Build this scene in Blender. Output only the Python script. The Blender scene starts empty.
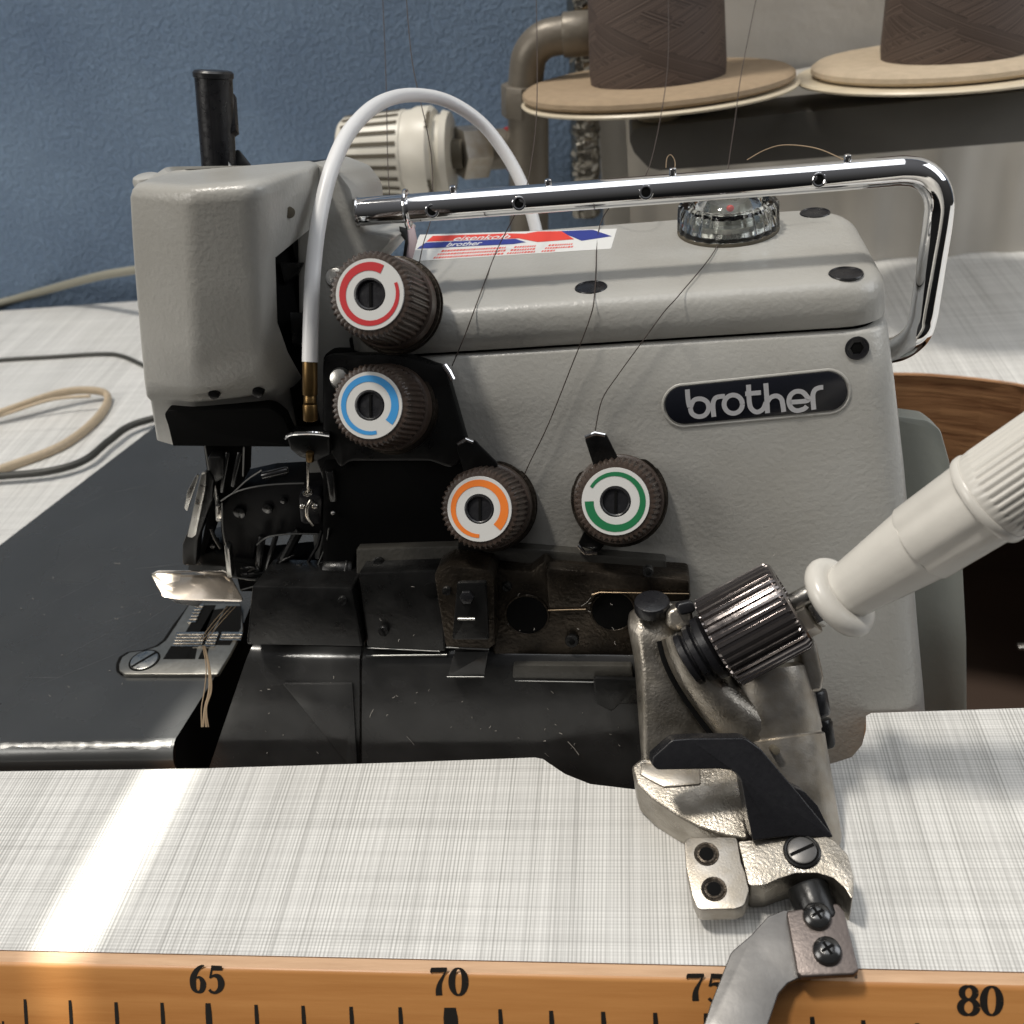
import bpy, bmesh, math, random
from mathutils import Vector, Matrix
random.seed(7)
PI = math.pi
# ---------------------------------------------------------------- camera model (centimetres)
def nrm(v):
    l = math.sqrt(sum(a*a for a in v)); return tuple(a/l for a in v)
def cr(a, b): return (a[1]*b[2]-a[2]*b[1], a[2]*b[0]-a[0]*b[2], a[0]*b[1]-a[1]*b[0])
def dt(a, b): return sum(x*y for x, y in zip(a, b))
F = 1050.; H = 19.5
Yc = nrm((108, -712, F)); Xc = nrm((8000., -(F*F-108*8000)/712., -F))
Xc = nrm(tuple(a-dt(Xc, Yc)*b for a, b in zip(Xc, Yc))); Zc = cr(Xc, Yc)
CAM = Vector((0., 0., H))
def ray(px, py):
    c = (px-512., py-512., F); return Vector((dt(c, Xc), dt(c, Yc), dt(c, Zc)))
def onp(px, py, p0, n):
    r = ray(px, py); n = Vector(n); return CAM + r*((Vector(p0)-CAM).dot(n)/r.dot(n))
def onz(px, py, z=0.): return onp(px, py, (0, 0, z), (0, 0, 1))
def ony(px, py, y): return onp(px, py, (0, y, 0), (0, 1, 0))
def P3(px, py, d): return CAM + ray(px, py)*(d/F)          # d = distance along the optical axis
FN = Vector((0, -1, .23)).normalized()                      # outward normal of the machine's leaning front
def fp(px, py, off=0.): return onp(px, py, (0, 19.6-off*1.026, 0), FN)
def depth(p): return (p-CAM).dot(ray(512, 512).normalized())
VIEW = ray(512, 512).normalized()
# ---------------------------------------------------------------- scene
S = .01
sc = bpy.context.scene; COL = sc.collection
class Thing: pass
def thing(name, label, cat, base, group=None, kind=None):
    o = bpy.data.objects.new(name, None); COL.objects.link(o)
    o.empty_display_size = .01
    o.location = Vector(base)*S; o['label'] = label; o['category'] = cat
    if group: o['group'] = group
    if kind: o['kind'] = kind
    return o
def world_of(o):
    v = Vector((0, 0, 0))
    while o is not None: v += o.location; o = o.parent
    return v
def smooth(me, ang=35):
    for p in me.polygons: p.use_smooth = True
    me.set_sharp_from_angle(angle=math.radians(ang))
def link(name, bm, mat, parent=None, label=None, ang=35, origin=None):
    bmesh.ops.recalc_face_normals(bm, faces=bm.faces)
    me = bpy.data.meshes.new(name)
    if parent is not None: base = world_of(parent)
    elif origin is not None: base = Vector(origin)*S
    else: base = Vector((0, 0, 0))
    for v in bm.verts: v.co = v.co*S - base
    bm.to_mesh(me); bm.free()
    mats = mat if isinstance(mat, (list, tuple)) else [mat]
    for m in mats: me.materials.append(m)
    smooth(me, ang)
    o = bpy.data.objects.new(name, me); COL.objects.link(o)
    if parent is not None: o.parent = parent
    elif origin is not None: o.location = base
    if label: o['label'] = label
    return o
def tag(o, label, cat, group=None, kind=None):
    o['label'] = label; o['category'] = cat
    if group: o['group'] = group
    if kind: o['kind'] = kind
    return o
def struct(o): o['kind'] = 'structure'; return o
# ---------------------------------------------------------------- shapes, all add to a bmesh in cm
def B(): return bmesh.new()
def rpoly(pts, r, seg=4):
    """round the corners of a polygon of Vectors; r a number or a list"""
    n = len(pts); out = []
    for i in range(n):
        a, b, c = pts[i-1], pts[i], pts[(i+1) % n]
        ri = r[i] if isinstance(r, (list, tuple)) else r
        u = a-b; w = c-b; lu, lw = u.length, w.length
        if ri <= 0 or lu < 1e-6 or lw < 1e-6: out.append(b.copy()); continue
        ang = u.angle(w); d = min(ri/max(math.tan(ang/2), .05), lu*.48, lw*.48)
        p, q = b+u/lu*d, b+w/lw*d
        for k in range(seg+1):
            t = k/seg; out.append(p*(1-t)**2 + b*2*t*(1-t) + q*t*t)
    return out
def prism(bm, pts, ext, bevel=0., seg=2, mi=0):
    """polygon (front face) extruded by the vector ext"""
    ext = Vector(ext)
    v0 = [bm.verts.new(p) for p in pts]; v1 = [bm.verts.new(p+ext) for p in pts]
    f0 = bm.faces.new(v0); fs = [f0, bm.faces.new(list(reversed(v1)))]
    n = len(pts)
    for i in range(n): fs.append(bm.faces.new((v0[i], v1[i], v1[(i+1) % n], v0[(i+1) % n])))
    for f in fs: f.material_index = mi
    if bevel > 0:
        bmesh.ops.recalc_face_normals(bm, faces=fs)
        es = list(f0.edges)
        bmesh.ops.bevel(bm, geom=es, offset=bevel, segments=seg, affect='EDGES', profile=.5, clamp_overlap=True)
def fplate(bm, px, off, th, bevel=.05, r=0., seg=2):
    """plate parallel to the machine's front: pixel outline, off cm proud of the front, th thick"""
    pts = [fp(x, y, off) for x, y in px]
    if r: pts = rpoly(pts, r)
    prism(bm, pts, -FN*th, bevel, seg)
def plate3(bm, px, d, th, bevel=.05, r=0., seg=2, ext=None):
    """plate through points given with their own depth (d number or list)"""
    pts = [P3(x, y, d[i] if isinstance(d, (list, tuple)) else d) for i, (x, y) in enumerate(px)]
    if r: pts = rpoly(pts, r)
    prism(bm, pts, (ext if ext is not None else VIEW*th), bevel, seg)
def frame(ax):
    ax = Vector(ax).normalized(); h = Vector((0, 0, 1)) if abs(ax.z) < .9 else Vector((1, 0, 0))
    u = ax.cross(h).normalized(); return ax, u, ax.cross(u)
def lathe(bm, prof, p0, ax, seg=32, rib=None, caps=True, ph=0.):
    """prof = [(t, r)] along the axis ax from p0; rib(angle, t) multiplies r"""
    ax, u, w = frame(ax); p0 = Vector(p0); rings = []
    for t, r in prof:
        ring = []
        for k in range(seg):
            a = 2*PI*k/seg+ph; q = r*(rib(k, t) if rib else 1)
            ring.append(bm.verts.new(p0+ax*t+(u*math.cos(a)+w*math.sin(a))*q))
        rings.append(ring)
    for a, b in zip(rings, rings[1:]):
        for k in range(seg): bm.faces.new((a[k], a[(k+1) % seg], b[(k+1) % seg], b[k]))
    if caps:
        for rg in (rings[0], rings[-1]): bm.faces.new(rg)
def cyl(bm, p0, p1, r, seg=24, bev=.03, r2=None):
    p0 = Vector(p0); p1 = Vector(p1); L = (p1-p0).length; r2 = r if r2 is None else r2
    b = min(bev, L*.3, r*.5)
    lathe(bm, [(0, r-b), (b*.3, r-b*.3), (b, r), (L-b, r2), (L-b*.3, r2-b*.3), (L, r2-b)], p0, p1-p0, seg)
def catmull(pts, n=8):
    out = []; m = len(pts)
    for i in range(m-1):
        a, b, c, d = pts[max(i-1, 0)], pts[i], pts[i+1], pts[min(i+2, m-1)]
        for k in range(n):
            t = k/n
            out.append(.5*((2*b)+(c-a)*t+(2*a-5*b+4*c-d)*t*t+(3*b-a-3*c+d)*t**3))
    out.append(pts[-1].copy() if hasattr(pts[-1], 'copy') else pts[-1]); return out
def tube(bm, pts, r, seg=12, caps=True, flat=1., up=None):
    """swept tube; r number or list"""
    n = len(pts); prev = None; rings = []
    for i in range(n):
        t = (pts[min(i+1, n-1)]-pts[max(i-1, 0)]).normalized()
        if prev is None:
            _, u, w = frame(t)
            if up is not None: u = (Vector(up)-t*t.dot(Vector(up))).normalized()
        else: u = (prev-t*prev.dot(t)).normalized()
        w = t.cross(u); prev = u
        ri = r[i] if isinstance(r, (list, tuple)) else r
        rings.append([bm.verts.new(pts[i]+(u*math.cos(2*PI*k/seg)*ri*flat+w*math.sin(2*PI*k/seg)*ri)) for k in range(seg)])
    for a, b in zip(rings, rings[1:]):
        for k in range(seg): bm.faces.new((a[k], a[(k+1) % seg], b[(k+1) % seg], b[k]))
    if caps: bm.faces.new(rings[0]); bm.faces.new(rings[-1])
def torus(bm, c, ax, R, r, seg=32, s2=10):
    ax, u, w = frame(ax); c = Vector(c); rings = []
    for i in range(seg):
        a = 2*PI*i/seg; d = u*math.cos(a)+w*math.sin(a)
        rings.append([bm.verts.new(c+d*(R+r*math.cos(2*PI*k/s2))+ax*r*math.sin(2*PI*k/s2)) for k in range(s2)])
    for i in range(seg):
        a, b = rings[i], rings[(i+1) % seg]
        for k in range(s2): bm.faces.new((a[k], a[(k+1) % s2], b[(k+1) % s2], b[k]))
def ribbon(bm, pts, wid, o, ux, uy, h, closed=False):
    """flat stroke of varying width: 2-D points mapped to o+ux*x+uy*y, lifted by h along the normal"""
    nz = Vector(ux).cross(Vector(uy)).normalized(); n = len(pts); L = []; R = []
    for i in range(n):
        if closed: a, b = pts[i-1], pts[(i+1) % n]
        else: a, b = pts[max(i-1, 0)], pts[min(i+1, n-1)]
        tx, ty = b[0]-a[0], b[1]-a[1]; l = math.hypot(tx, ty) or 1
        w = (wid[i] if isinstance(wid, (list, tuple)) else wid)/2; nx, ny = -ty/l*w, tx/l*w
        M = lambda x, y: bm.verts.new(o+ux*x+uy*y+nz*h)
        L.append(M(pts[i][0]+nx, pts[i][1]+ny)); R.append(M(pts[i][0]-nx, pts[i][1]-ny))
    for i in range(n if closed else n-1):
        j = (i+1) % n; bm.faces.new((L[i], R[i], R[j], L[j]))
def loft(bm, rings, caps=True):
    vs = [[bm.verts.new(p) for p in r] for r in rings]; n = len(vs[0])
    for a, b in zip(vs, vs[1:]):
        for k in range(n): bm.faces.new((a[k], a[(k+1) % n], b[(k+1) % n], b[k]))
    if caps: bm.faces.new(vs[0]); bm.faces.new(vs[-1])
def rrect(x0, x1, y0, y1, z, r, seg=5):
    out = []; r = min(r, (x1-x0)*.49, (y1-y0)*.49)
    for cx, cy, a0 in ((x1-r, y0+r, -PI/2), (x1-r, y1-r, 0), (x0+r, y1-r, PI/2), (x0+r, y0+r, PI)):
        for k in range(seg+1):
            a = a0+PI/2*k/seg; out.append(Vector((cx+r*math.cos(a), cy+r*math.sin(a), z)))
    return out
def box(bm, c, sx, sy, sz, bev=.03, rot=None):
    m = Matrix.Translation(Vector(c)) @ (rot.to_4x4() if rot else Matrix()) @ Matrix.Diagonal((sx, sy, sz, 1))
    g = bmesh.ops.create_cube(bm, size=1, matrix=m)
    if bev:
        es = list({e for v in g['verts'] for e in v.link_edges})
        bmesh.ops.bevel(bm, geom=es, offset=bev, segments=2, affect='EDGES', profile=.5)
# ---------------------------------------------------------------- materials
def mat(name, col, rough=.5, metal=0., bump=0., bscale=40., var=0., vscale=5., spec=.5, coat=0., detail=3., trans=0., aniso=0., col2=None, rvar=0.):
    m = bpy.data.materials.new(name); m.use_nodes = True; nt = m.node_tree; nd = nt.nodes
    b = nd['Principled BSDF']; L = nt.links.new
    b.inputs['Base Color'].default_value = (*col, 1); b.inputs['Roughness'].default_value = rough
    b.inputs['Metallic'].default_value = metal; b.inputs['Specular IOR Level'].default_value = spec
    b.inputs['Coat Weight'].default_value = coat; b.inputs['Transmission Weight'].default_value = trans
    b.inputs['Coat Roughness'].default_value = .15
    tc = nd.new('ShaderNodeTexCoord')
    if var or col2:
        n = nd.new('ShaderNodeTexNoise'); n.inputs['Scale'].default_value = vscale*100; n.inputs['Detail'].default_value = 5
        r = nd.new('ShaderNodeValToRGB'); c2 = col2 or tuple(c*(1-var) for c in col)
        r.color_ramp.elements[0].position = .35; r.color_ramp.elements[1].position = .65
        r.color_ramp.elements[0].color = (*c2, 1); r.color_ramp.elements[1].color = (*col, 1)
        L(tc.outputs['Object'], n.inputs['Vector']); L(n.outputs['Fac'], r.inputs['Fac']); L(r.outputs['Color'], b.inputs['Base Color'])
    if rvar:
        n = nd.new('ShaderNodeTexNoise'); n.inputs['Scale'].default_value = vscale*130; n.inputs['Detail'].default_value = 4
        q = nd.new('ShaderNodeMapRange'); q.inputs['From Min'].default_value = .3; q.inputs['From Max'].default_value = .7
        q.inputs['To Min'].default_value = max(rough-rvar, .02); q.inputs['To Max'].default_value = rough+rvar
        L(tc.outputs['Object'], n.inputs['Vector']); L(n.outputs['Fac'], q.inputs['Value']); L(q.outputs['Result'], b.inputs['Roughness'])
    if bump:
        n = nd.new('ShaderNodeTexNoise'); n.inputs['Scale'].default_value = bscale*100; n.inputs['Detail'].default_value = detail
        u = nd.new('ShaderNodeBump'); u.inputs['Distance'].default_value = .001*bump; u.inputs['Strength'].default_value = 1.
        L(tc.outputs['Object'], n.inputs['Vector']); L(n.outputs['Fac'], u.inputs['Height']); L(u.outputs['Normal'], b.inputs['Normal'])
    return m
M = {}
M['paint'] = mat('grey_hammered_paint', (.43, .425, .40), .30, bump=.11, bscale=9, col2=(.375, .365, .335), vscale=.30, detail=2.)
M['paint_shaded'] = mat('shaded_grey_cast_paint', (.055, .052, .045), .42, bump=.15, bscale=8, var=.25, vscale=1.)  # grey paint darkened; the ledge's shade is in the colour
M['paint_green'] = mat('grey_green_enamel', (.27, .28, .25), .35, bump=.1, bscale=4)
M['white_plastic'] = mat('ivory_white_plastic', (.72, .695, .64), .27, bump=.04, bscale=6, var=.13, vscale=.5)
M['valve'] = mat('cream_plastic', (.70, .66, .57), .4, var=.08, vscale=1.)
M['slot'] = mat('dark_slot', (.10, .085, .06), .8)
M['cable_white'] = mat('white_cable_sheath', (.74, .74, .74), .35)
M['cable_beige'] = mat('beige_cable_sheath', (.50, .40, .28), .5, var=.1)
M['cable_grey'] = mat('grey_cable_sheath', (.26, .25, .20), .5)
M['cable_dark'] = mat('dark_cable_sheath', (.035, .035, .03), .5)
M['black'] = mat('black_plastic', (.012, .012, .014), .32, bump=.06, bscale=10, rvar=.08)
M['black_metal'] = mat('blackened_metal', (.012, .012, .012), .33, metal=.3, bump=.06, bscale=7, var=.4, vscale=1.5, rvar=.1)
M['void'] = mat('unlit_black', (.005, .005, .005), .8, spec=.08)  # near-black that puts the shade of holes and recesses into the colour
M['oily'] = mat('oily_black_enamel', (.034, .034, .034), .22, bump=.03, bscale=3, var=.3, vscale=1., rvar=.1)
M['chrome'] = mat('chrome', (.83, .83, .84), .06, metal=1.)
M['steel'] = mat('brushed_steel', (.56, .55, .52), .32, metal=1., bump=.03, bscale=30, var=.15, vscale=3, rvar=.1)
M['steel_foot'] = mat('worn_spring_steel', (.165, .16, .155), .40, metal=.8, bump=.02, bscale=9, var=.3, vscale=1.0, rvar=.06)
M['bright_steel'] = mat('polished_steel', (.66, .62, .56), .22, metal=1., rvar=.08)
M['cast'] = mat('nickel_casting', (.40, .37, .325), .36, metal=.9, bump=.13, bscale=16, col2=(.27, .245, .205), vscale=1.6, detail=4, rvar=.13)
M['cast_smooth'] = mat('machined_nickel', (.39, .365, .33), .38, metal=.85, bump=.04, bscale=22, col2=(.33, .295, .245), vscale=2.5, rvar=.08)
M['bronze'] = mat('dark_bronze_casting', (.06, .048, .036), .36, metal=.75, bump=.25, bscale=10, col2=(.02, .016, .012), vscale=1.2, rvar=.12)
M['knob_brown'] = mat('brown_ribbed_plastic', (.06, .042, .033), .34, bump=.08, bscale=10, var=.3, vscale=3)
M['knob_gun'] = mat('gunmetal_knurl', (.22, .20, .195), .18, metal=.9, rvar=.06)
M['label_white'] = mat('white_dial_face', (.62, .62, .60), .45)
M['red'] = mat('red_print', (.50, .025, .03), .45); M['blue'] = mat('blue_print', (.04, .28, .62), .45)
M['orange'] = mat('orange_print', (.80, .20, .025), .45); M['green'] = mat('green_print', (.012, .16, .06), .45)
M['ink_blue'] = mat('navy_print', (.03, .045, .25), .45); M['ink_red'] = mat('scarlet_print', (.72, .06, .04), .45)
M['sticker'] = mat('white_sticker', (.72, .72, .70), .4)
M['badge'] = mat('black_badge', (.008, .009, .014), .25)
M['badge_letter'] = mat('silver_lettering', (.62, .62, .64), .35, metal=.3)
M['brass'] = mat('tarnished_brass', (.20, .125, .05), .36, metal=.9, var=.3, vscale=3)
M['brown_plate'] = mat('brown_anodised_plate', (.15, .125, .115), .38, metal=.55, bump=.06, bscale=14, var=.2, vscale=3)
M['felt'] = mat('tan_felt', (.52, .42, .30), .95, bump=.4, bscale=25, var=.12, vscale=2.5)
M['disc'] = mat('cream_plastic_disc', (.66, .57, .42), .4, var=.12, vscale=.8)
M['rail'] = mat('dark_grey_rail', (.085, .08, .072), .5, var=.15, vscale=.4)
M['pipe'] = mat('grey_painted_pipe', (.20, .175, .14), .42, bump=.15, bscale=3, var=.2, vscale=.8, metal=.3)
M['red_seal'] = mat('red_seal', (.35, .02, .02), .4)
M['thread'] = mat('dark_brown_thread_strand', (.045, .032, .026), .7); M['lint'] = mat('tan_thread', (.30, .22, .14), .8)
M['hose_ring'] = mat('pale_pink_strip', (.45, .36, .38), .5)
M['ink'] = mat('black_ink', (.010, .008, .006), .55)
M['foil'] = mat('crinkled_foil', (.32, .30, .26), .25, metal=1., bump=4., bscale=.9, detail=2)
M['clear'] = mat('clear_plastic', (.86, .88, .86), .06, trans=1.); M['clear'].node_tree.nodes['Principled BSDF'].inputs['IOR'].default_value = 1.45
M['well_dark'] = mat('unlit_well', (.05, .03, .02), .6)
def laminate():
    m = mat('woven_print_laminate', (.75, .75, .72), .36, bump=.0, spec=.5); nt = m.node_tree; nd = nt.nodes; L = nt.links.new; b = nd['Principled BSDF']
    tc = nd.new('ShaderNodeTexCoord'); parts = []
    def lines(sx, sy, lo, hi, a, det=2.):
        mp = nd.new('ShaderNodeMapping'); mp.inputs['Scale'].default_value = (sx*100, sy*100, 0)
        n = nd.new('ShaderNodeTexNoise'); n.inputs['Scale'].default_value = 1; n.inputs['Detail'].default_value = det; n.inputs['Roughness'].default_value = .6
        L(tc.outputs['Object'], mp.inputs['Vector']); L(mp.outputs['Vector'], n.inputs['Vector'])
        q = nd.new('ShaderNodeMapRange'); q.inputs['From Min'].default_value = lo; q.inputs['From Max'].default_value = hi
        q.inputs['To Min'].default_value = 1-a; q.inputs['To Max'].default_value = 1
        L(n.outputs['Fac'], q.inputs['Value']); parts.append(q.outputs['Result'])
    def weave(axis, freq, amp, nsx, nsy):
        sp = nd.new('ShaderNodeSeparateXYZ'); L(tc.outputs['Object'], sp.inputs[0])
        mp = nd.new('ShaderNodeMapping'); mp.inputs['Scale'].default_value = (nsx*100, nsy*100, 0)
        n = nd.new('ShaderNodeTexNoise'); n.inputs['Scale'].default_value = 1; n.inputs['Detail'].default_value = 3
        L(tc.outputs['Object'], mp.inputs['Vector']); L(mp.outputs['Vector'], n.inputs['Vector'])
        a = nd.new('ShaderNodeMath'); a.operation = 'MULTIPLY'; a.inputs[1].default_value = 2*PI*freq*100; L(sp.outputs[axis], a.inputs[0])
        j = nd.new('ShaderNodeMath'); j.operation = 'MULTIPLY_ADD'; j.inputs[1].default_value = 7.; L(n.outputs['Fac'], j.inputs[0]); L(a.outputs[0], j.inputs[2])
        s = nd.new('ShaderNodeMath'); s.operation = 'SINE'; L(j.outputs[0], s.inputs[0])
        q = nd.new('ShaderNodeMapRange'); q.inputs['From Min'].default_value = -.2; q.inputs['From Max'].default_value = 1.; L(s.outputs[0], q.inputs['Value'])
        k = nd.new('ShaderNodeMapRange'); k.inputs['From Min'].default_value = .38; k.inputs['From Max'].default_value = .62; k.inputs['To Min'].default_value = amp*.45; k.inputs['To Max'].default_value = amp; L(n.outputs['Fac'], k.inputs['Value'])
        x = nd.new('ShaderNodeMath'); x.operation = 'MULTIPLY'; L(q.outputs['Result'], x.inputs[0]); L(k.outputs['Result'], x.inputs[1])
        y = nd.new('ShaderNodeMath'); y.operation = 'SUBTRACT'; y.inputs[0].default_value = 1; L(x.outputs[0], y.inputs[1]); parts.append(y.outputs[0])
    weave('X', 12, .40, 2.4, .05); weave('Y', 12.5, .17, .05, 1.8)
    lines(16, .10, .34, .55, .22)
    lines(.10, 14, .34, .55, .14)
    lines(2.6, .035, .38, .60, .075, 2)     # wide bands
    lines(.04, 2.8, .38, .60, .07, 2)
    lines(.5, .4, .3, .7, .03, 3)
    cur = parts[0]
    for p in parts[1:]:
        x = nd.new('ShaderNodeMath'); x.operation = 'MULTIPLY'; L(cur, x.inputs[0]); L(p, x.inputs[1]); cur = x.outputs[0]
    r = nd.new('ShaderNodeValToRGB'); r.color_ramp.elements[0].position = .30; r.color_ramp.elements[0].color = (.27, .265, .25, 1)
    r.color_ramp.elements[1].position = .97; r.color_ramp.elements[1].color = (.79, .785, .76, 1)
    L(cur, r.inputs['Fac']); L(r.outputs['Color'], b.inputs['Base Color']); return m
M['laminate'] = laminate()
def wood(name, c1, c2, sx, sy, sz, rough=.4, bump=.1):
    m = mat(name, c1, rough); nt = m.node_tree; nd = nt.nodes; L = nt.links.new; b = nd['Principled BSDF']
    tc = nd.new('ShaderNodeTexCoord'); mp = nd.new('ShaderNodeMapping'); mp.inputs['Scale'].default_value = (sx*100, sy*100, sz*100)
    n = nd.new('ShaderNodeTexNoise'); n.inputs['Scale'].default_value = 1; n.inputs['Detail'].default_value = 6; n.inputs['Roughness'].default_value = .65
    L(tc.outputs['Object'], mp.inputs['Vector']); L(mp.outputs['Vector'], n.inputs['Vector'])
    r = nd.new('ShaderNodeValToRGB'); r.color_ramp.elements[0].position = .32; r.color_ramp.elements[1].position = .68
    r.color_ramp.elements[0].color = (*c2, 1); r.color_ramp.elements[1].color = (*c1, 1)
    L(n.outputs['Fac'], r.inputs['Fac']); L(r.outputs['Color'], b.inputs['Base Color'])
    u = nd.new('ShaderNodeBump'); u.inputs['Distance'].default_value = .001*bump; L(n.outputs['Fac'], u.inputs['Height']); L(u.outputs['Normal'], b.inputs['Normal'])
    return m
M['rule'] = wood('varnished_beech', (.50, .235, .075), (.39, .165, .045), .12, 2.2, 2.2, .38, .08)
M['rule_edge'] = wood('bare_beech_edge', (.62, .40, .24), (.45, .27, .15), .3, 5, 5, .6, .2)
M['ply'] = wood('plywood_cut_edge', (.56, .30, .14), (.20, .085, .035), .25, .25, 3.2, .5, .6)
M['spool'] = wood('brown_thread_winding', (.115, .08, .068), (.075, .05, .042), .12, .12, 5., .75, .25)
def spoolmat():
    m = mat('brown_cross_wound_thread', (.08, .06, .05), .7); nt = m.node_tree; nd = nt.nodes; L = nt.links.new; b = nd['Principled BSDF']
    tc = nd.new('ShaderNodeTexCoord'); sp = nd.new('ShaderNodeSeparateXYZ'); L(tc.outputs['Object'], sp.inputs[0])
    at = nd.new('ShaderNodeMath'); at.operation = 'ARCTAN2'; L(sp.outputs['Y'], at.inputs[0]); L(sp.outputs['X'], at.inputs[1]); outs = []
    for sg, fr, nm in ((.010, 110, 0), (-.010, 110, 1), (.010, 1500, 2), (-.010, 1500, 3)):
        a = nd.new('ShaderNodeMath'); a.operation = 'MULTIPLY_ADD'; a.inputs[1].default_value = sg; L(at.outputs[0], a.inputs[0]); L(sp.outputs['Z'], a.inputs[2])
        n = nd.new('ShaderNodeTexNoise'); n.noise_dimensions = '1D'; n.inputs['Scale'].default_value = fr; n.inputs['Detail'].default_value = 2; L(a.outputs[0], n.inputs['W']); outs.append(n.outputs['Fac'])
    g = nd.new('ShaderNodeMath'); g.operation = 'GREATER_THAN'; L(outs[0], g.inputs[0]); L(outs[1], g.inputs[1])
    x = nd.new('ShaderNodeMix'); L(g.outputs[0], x.inputs['Factor']); L(outs[2], x.inputs[2]); L(outs[3], x.inputs[3])
    r = nd.new('ShaderNodeValToRGB'); r.color_ramp.elements[0].position = .3; r.color_ramp.elements[1].position = .7
    r.color_ramp.elements[0].color = (.045, .031, .025, 1); r.color_ramp.elements[1].color = (.12, .086, .07, 1)
    h = nd.new('ShaderNodeMath'); h.operation = 'MULTIPLY_ADD'; h.inputs[1].default_value = .10; L(g.outputs[0], h.inputs[0]); L(x.outputs[0], h.inputs[2])
    s2 = nd.new('ShaderNodeMath'); s2.operation = 'SUBTRACT'; s2.inputs[1].default_value = .05; L(h.outputs[0], s2.inputs[0])
    L(s2.outputs[0], r.inputs['Fac']); L(r.outputs['Color'], b.inputs['Base Color'])
    u = nd.new('ShaderNodeBump'); u.inputs['Distance'].default_value = .00015; L(x.outputs[0], u.inputs['Height']); L(u.outputs['Normal'], b.inputs['Normal']); return m
M['spool'] = spoolmat()
M['arm_black'] = mat('matt_black_arm', (.008, .008, .009), .5, spec=.25)
M['needle_steel'] = mat('oily_needle_plate', (.34, .33, .30), .36, metal=.9, bump=.02, bscale=20, var=.15, vscale=6)
M['felt_dark'] = mat('brown_felt', (.38, .28, .18), .95, bump=.4, bscale=25, var=.12, vscale=2.5)
M['rub_glint_edge'] = mat('rubbed_glint_edge', (.17, .17, .165), .38, metal=.9)  # pale edge colour for rubbed lines and painted edge highlights
M['scratch'] = mat('faint_scratch', (.20, .20, .20), .4, metal=.6)
M['bare_glare_edge'] = mat('worn_glare_edge', (.50, .50, .49), .24, metal=1., var=.5, vscale=2., rvar=.08)  # worn steel whose bright tone also carries the edge glare
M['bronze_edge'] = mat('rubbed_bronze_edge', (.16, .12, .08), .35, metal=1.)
M['dust'] = mat('pale_lint', (.35, .33, .30), .9)
M['screw_dark'] = mat('blued_screw_steel', (.10, .10, .10), .22, metal=.9)
def wallmat():
    m = mat('blue_rendered_wall', (.115, .20, .33), .75); nt = m.node_tree; nd = nt.nodes; L = nt.links.new; b = nd['Principled BSDF']
    tc = nd.new('ShaderNodeTexCoord')
    n1 = nd.new('ShaderNodeTexNoise'); n1.inputs['Scale'].default_value = 330; n1.inputs['Detail'].default_value = 5; n1.inputs['Roughness'].default_value = .6
    n2 = nd.new('ShaderNodeTexNoise'); n2.inputs['Scale'].default_value = 14; n2.inputs['Detail'].default_value = 4
    L(tc.outputs['Object'], n1.inputs['Vector']); L(tc.outputs['Object'], n2.inputs['Vector'])
    q = nd.new('ShaderNodeMapRange'); q.inputs['From Min'].default_value = .42; q.inputs['From Max'].default_value = .62; L(n1.outputs['Fac'], q.inputs['Value'])
    u = nd.new('ShaderNodeBump'); u.inputs['Distance'].default_value = .0008; u.inputs['Strength'].default_value = 1
    L(q.outputs['Result'], u.inputs['Height']); L(u.outputs['Normal'], b.inputs['Normal'])
    a = nd.new('ShaderNodeMath'); a.operation = 'MULTIPLY_ADD'; a.inputs[1].default_value = .14; L(q.outputs['Result'], a.inputs[0]); L(n2.outputs['Fac'], a.inputs[2])
    r = nd.new('ShaderNodeValToRGB'); r.color_ramp.elements[0].position = .30; r.color_ramp.elements[1].position = .85
    r.color_ramp.elements[0].color = (.15, .22, .33, 1); r.color_ramp.elements[1].color = (.24, .335, .465, 1)
    L(a.outputs[0], r.inputs['Fac']); L(r.outputs['Color'], b.inputs['Base Color']); return m
M['wall'] = wallmat()
M['white_wall'] = mat('off_white_plaster', (.60, .57, .52), .6, bump=.6, bscale=1.2, var=.08, vscale=.1, detail=5)
M['radiator'] = mat('white_enamel_radiator', (.50, .47, .42), .3, var=.06, vscale=.2)
def ribbon3(bm, pts, wid, nz, h=0., closed=False, th=0.):
    nz = Vector(nz).normalized(); n = len(pts); L = []; R = []
    for i in range(n):
        a, b = (pts[i-1], pts[(i+1) % n]) if closed else (pts[max(i-1, 0)], pts[min(i+1, n-1)])
        t = (b-a).normalized(); s = nz.cross(t).normalized()
        w = (wid[i] if isinstance(wid, (list, tuple)) else wid)/2
        L.append(pts[i]+s*w+nz*h); R.append(pts[i]-s*w+nz*h)
    for i in range(n if closed else n-1):
        j = (i+1) % n
        bm.faces.new([bm.verts.new(p) for p in (L[i], R[i], R[j], L[j])])
def cm(pts, n=8): return [Vector(p) for p in catmull([Vector((*p, 0)) if len(p) == 2 else Vector(p) for p in pts], n)]
# ================================================================ ROOM
wy = 51.8
bm = B(); prism(bm, [Vector((-75, wy, -60)), Vector((90, wy, -60)), Vector((90, wy, 70)), Vector((-75, wy, 70))], (0, 5, 0))
o = struct(link('wall', bm, M['wall'])); o['label'] = 'blue roughly rendered wall behind the sewing machine'; o['category'] = 'wall'
e0 = ony(597, 100, wy).x
bm = B(); prism(bm, [Vector((e0, wy-.6, -30)), Vector((60, wy-.6, -30)), Vector((60, wy-.6, 60)), Vector((e0, wy-.6, 60))], (0, .56, 0), .1)
o = struct(link('white_wall', bm, M['white_wall'])); o['label'] = 'off white plaster wall area to the right of the blue wall'; o['category'] = 'wall'
# fixing hole and hook in the plaster
c = ony(821, 4, wy-.62)
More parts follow.
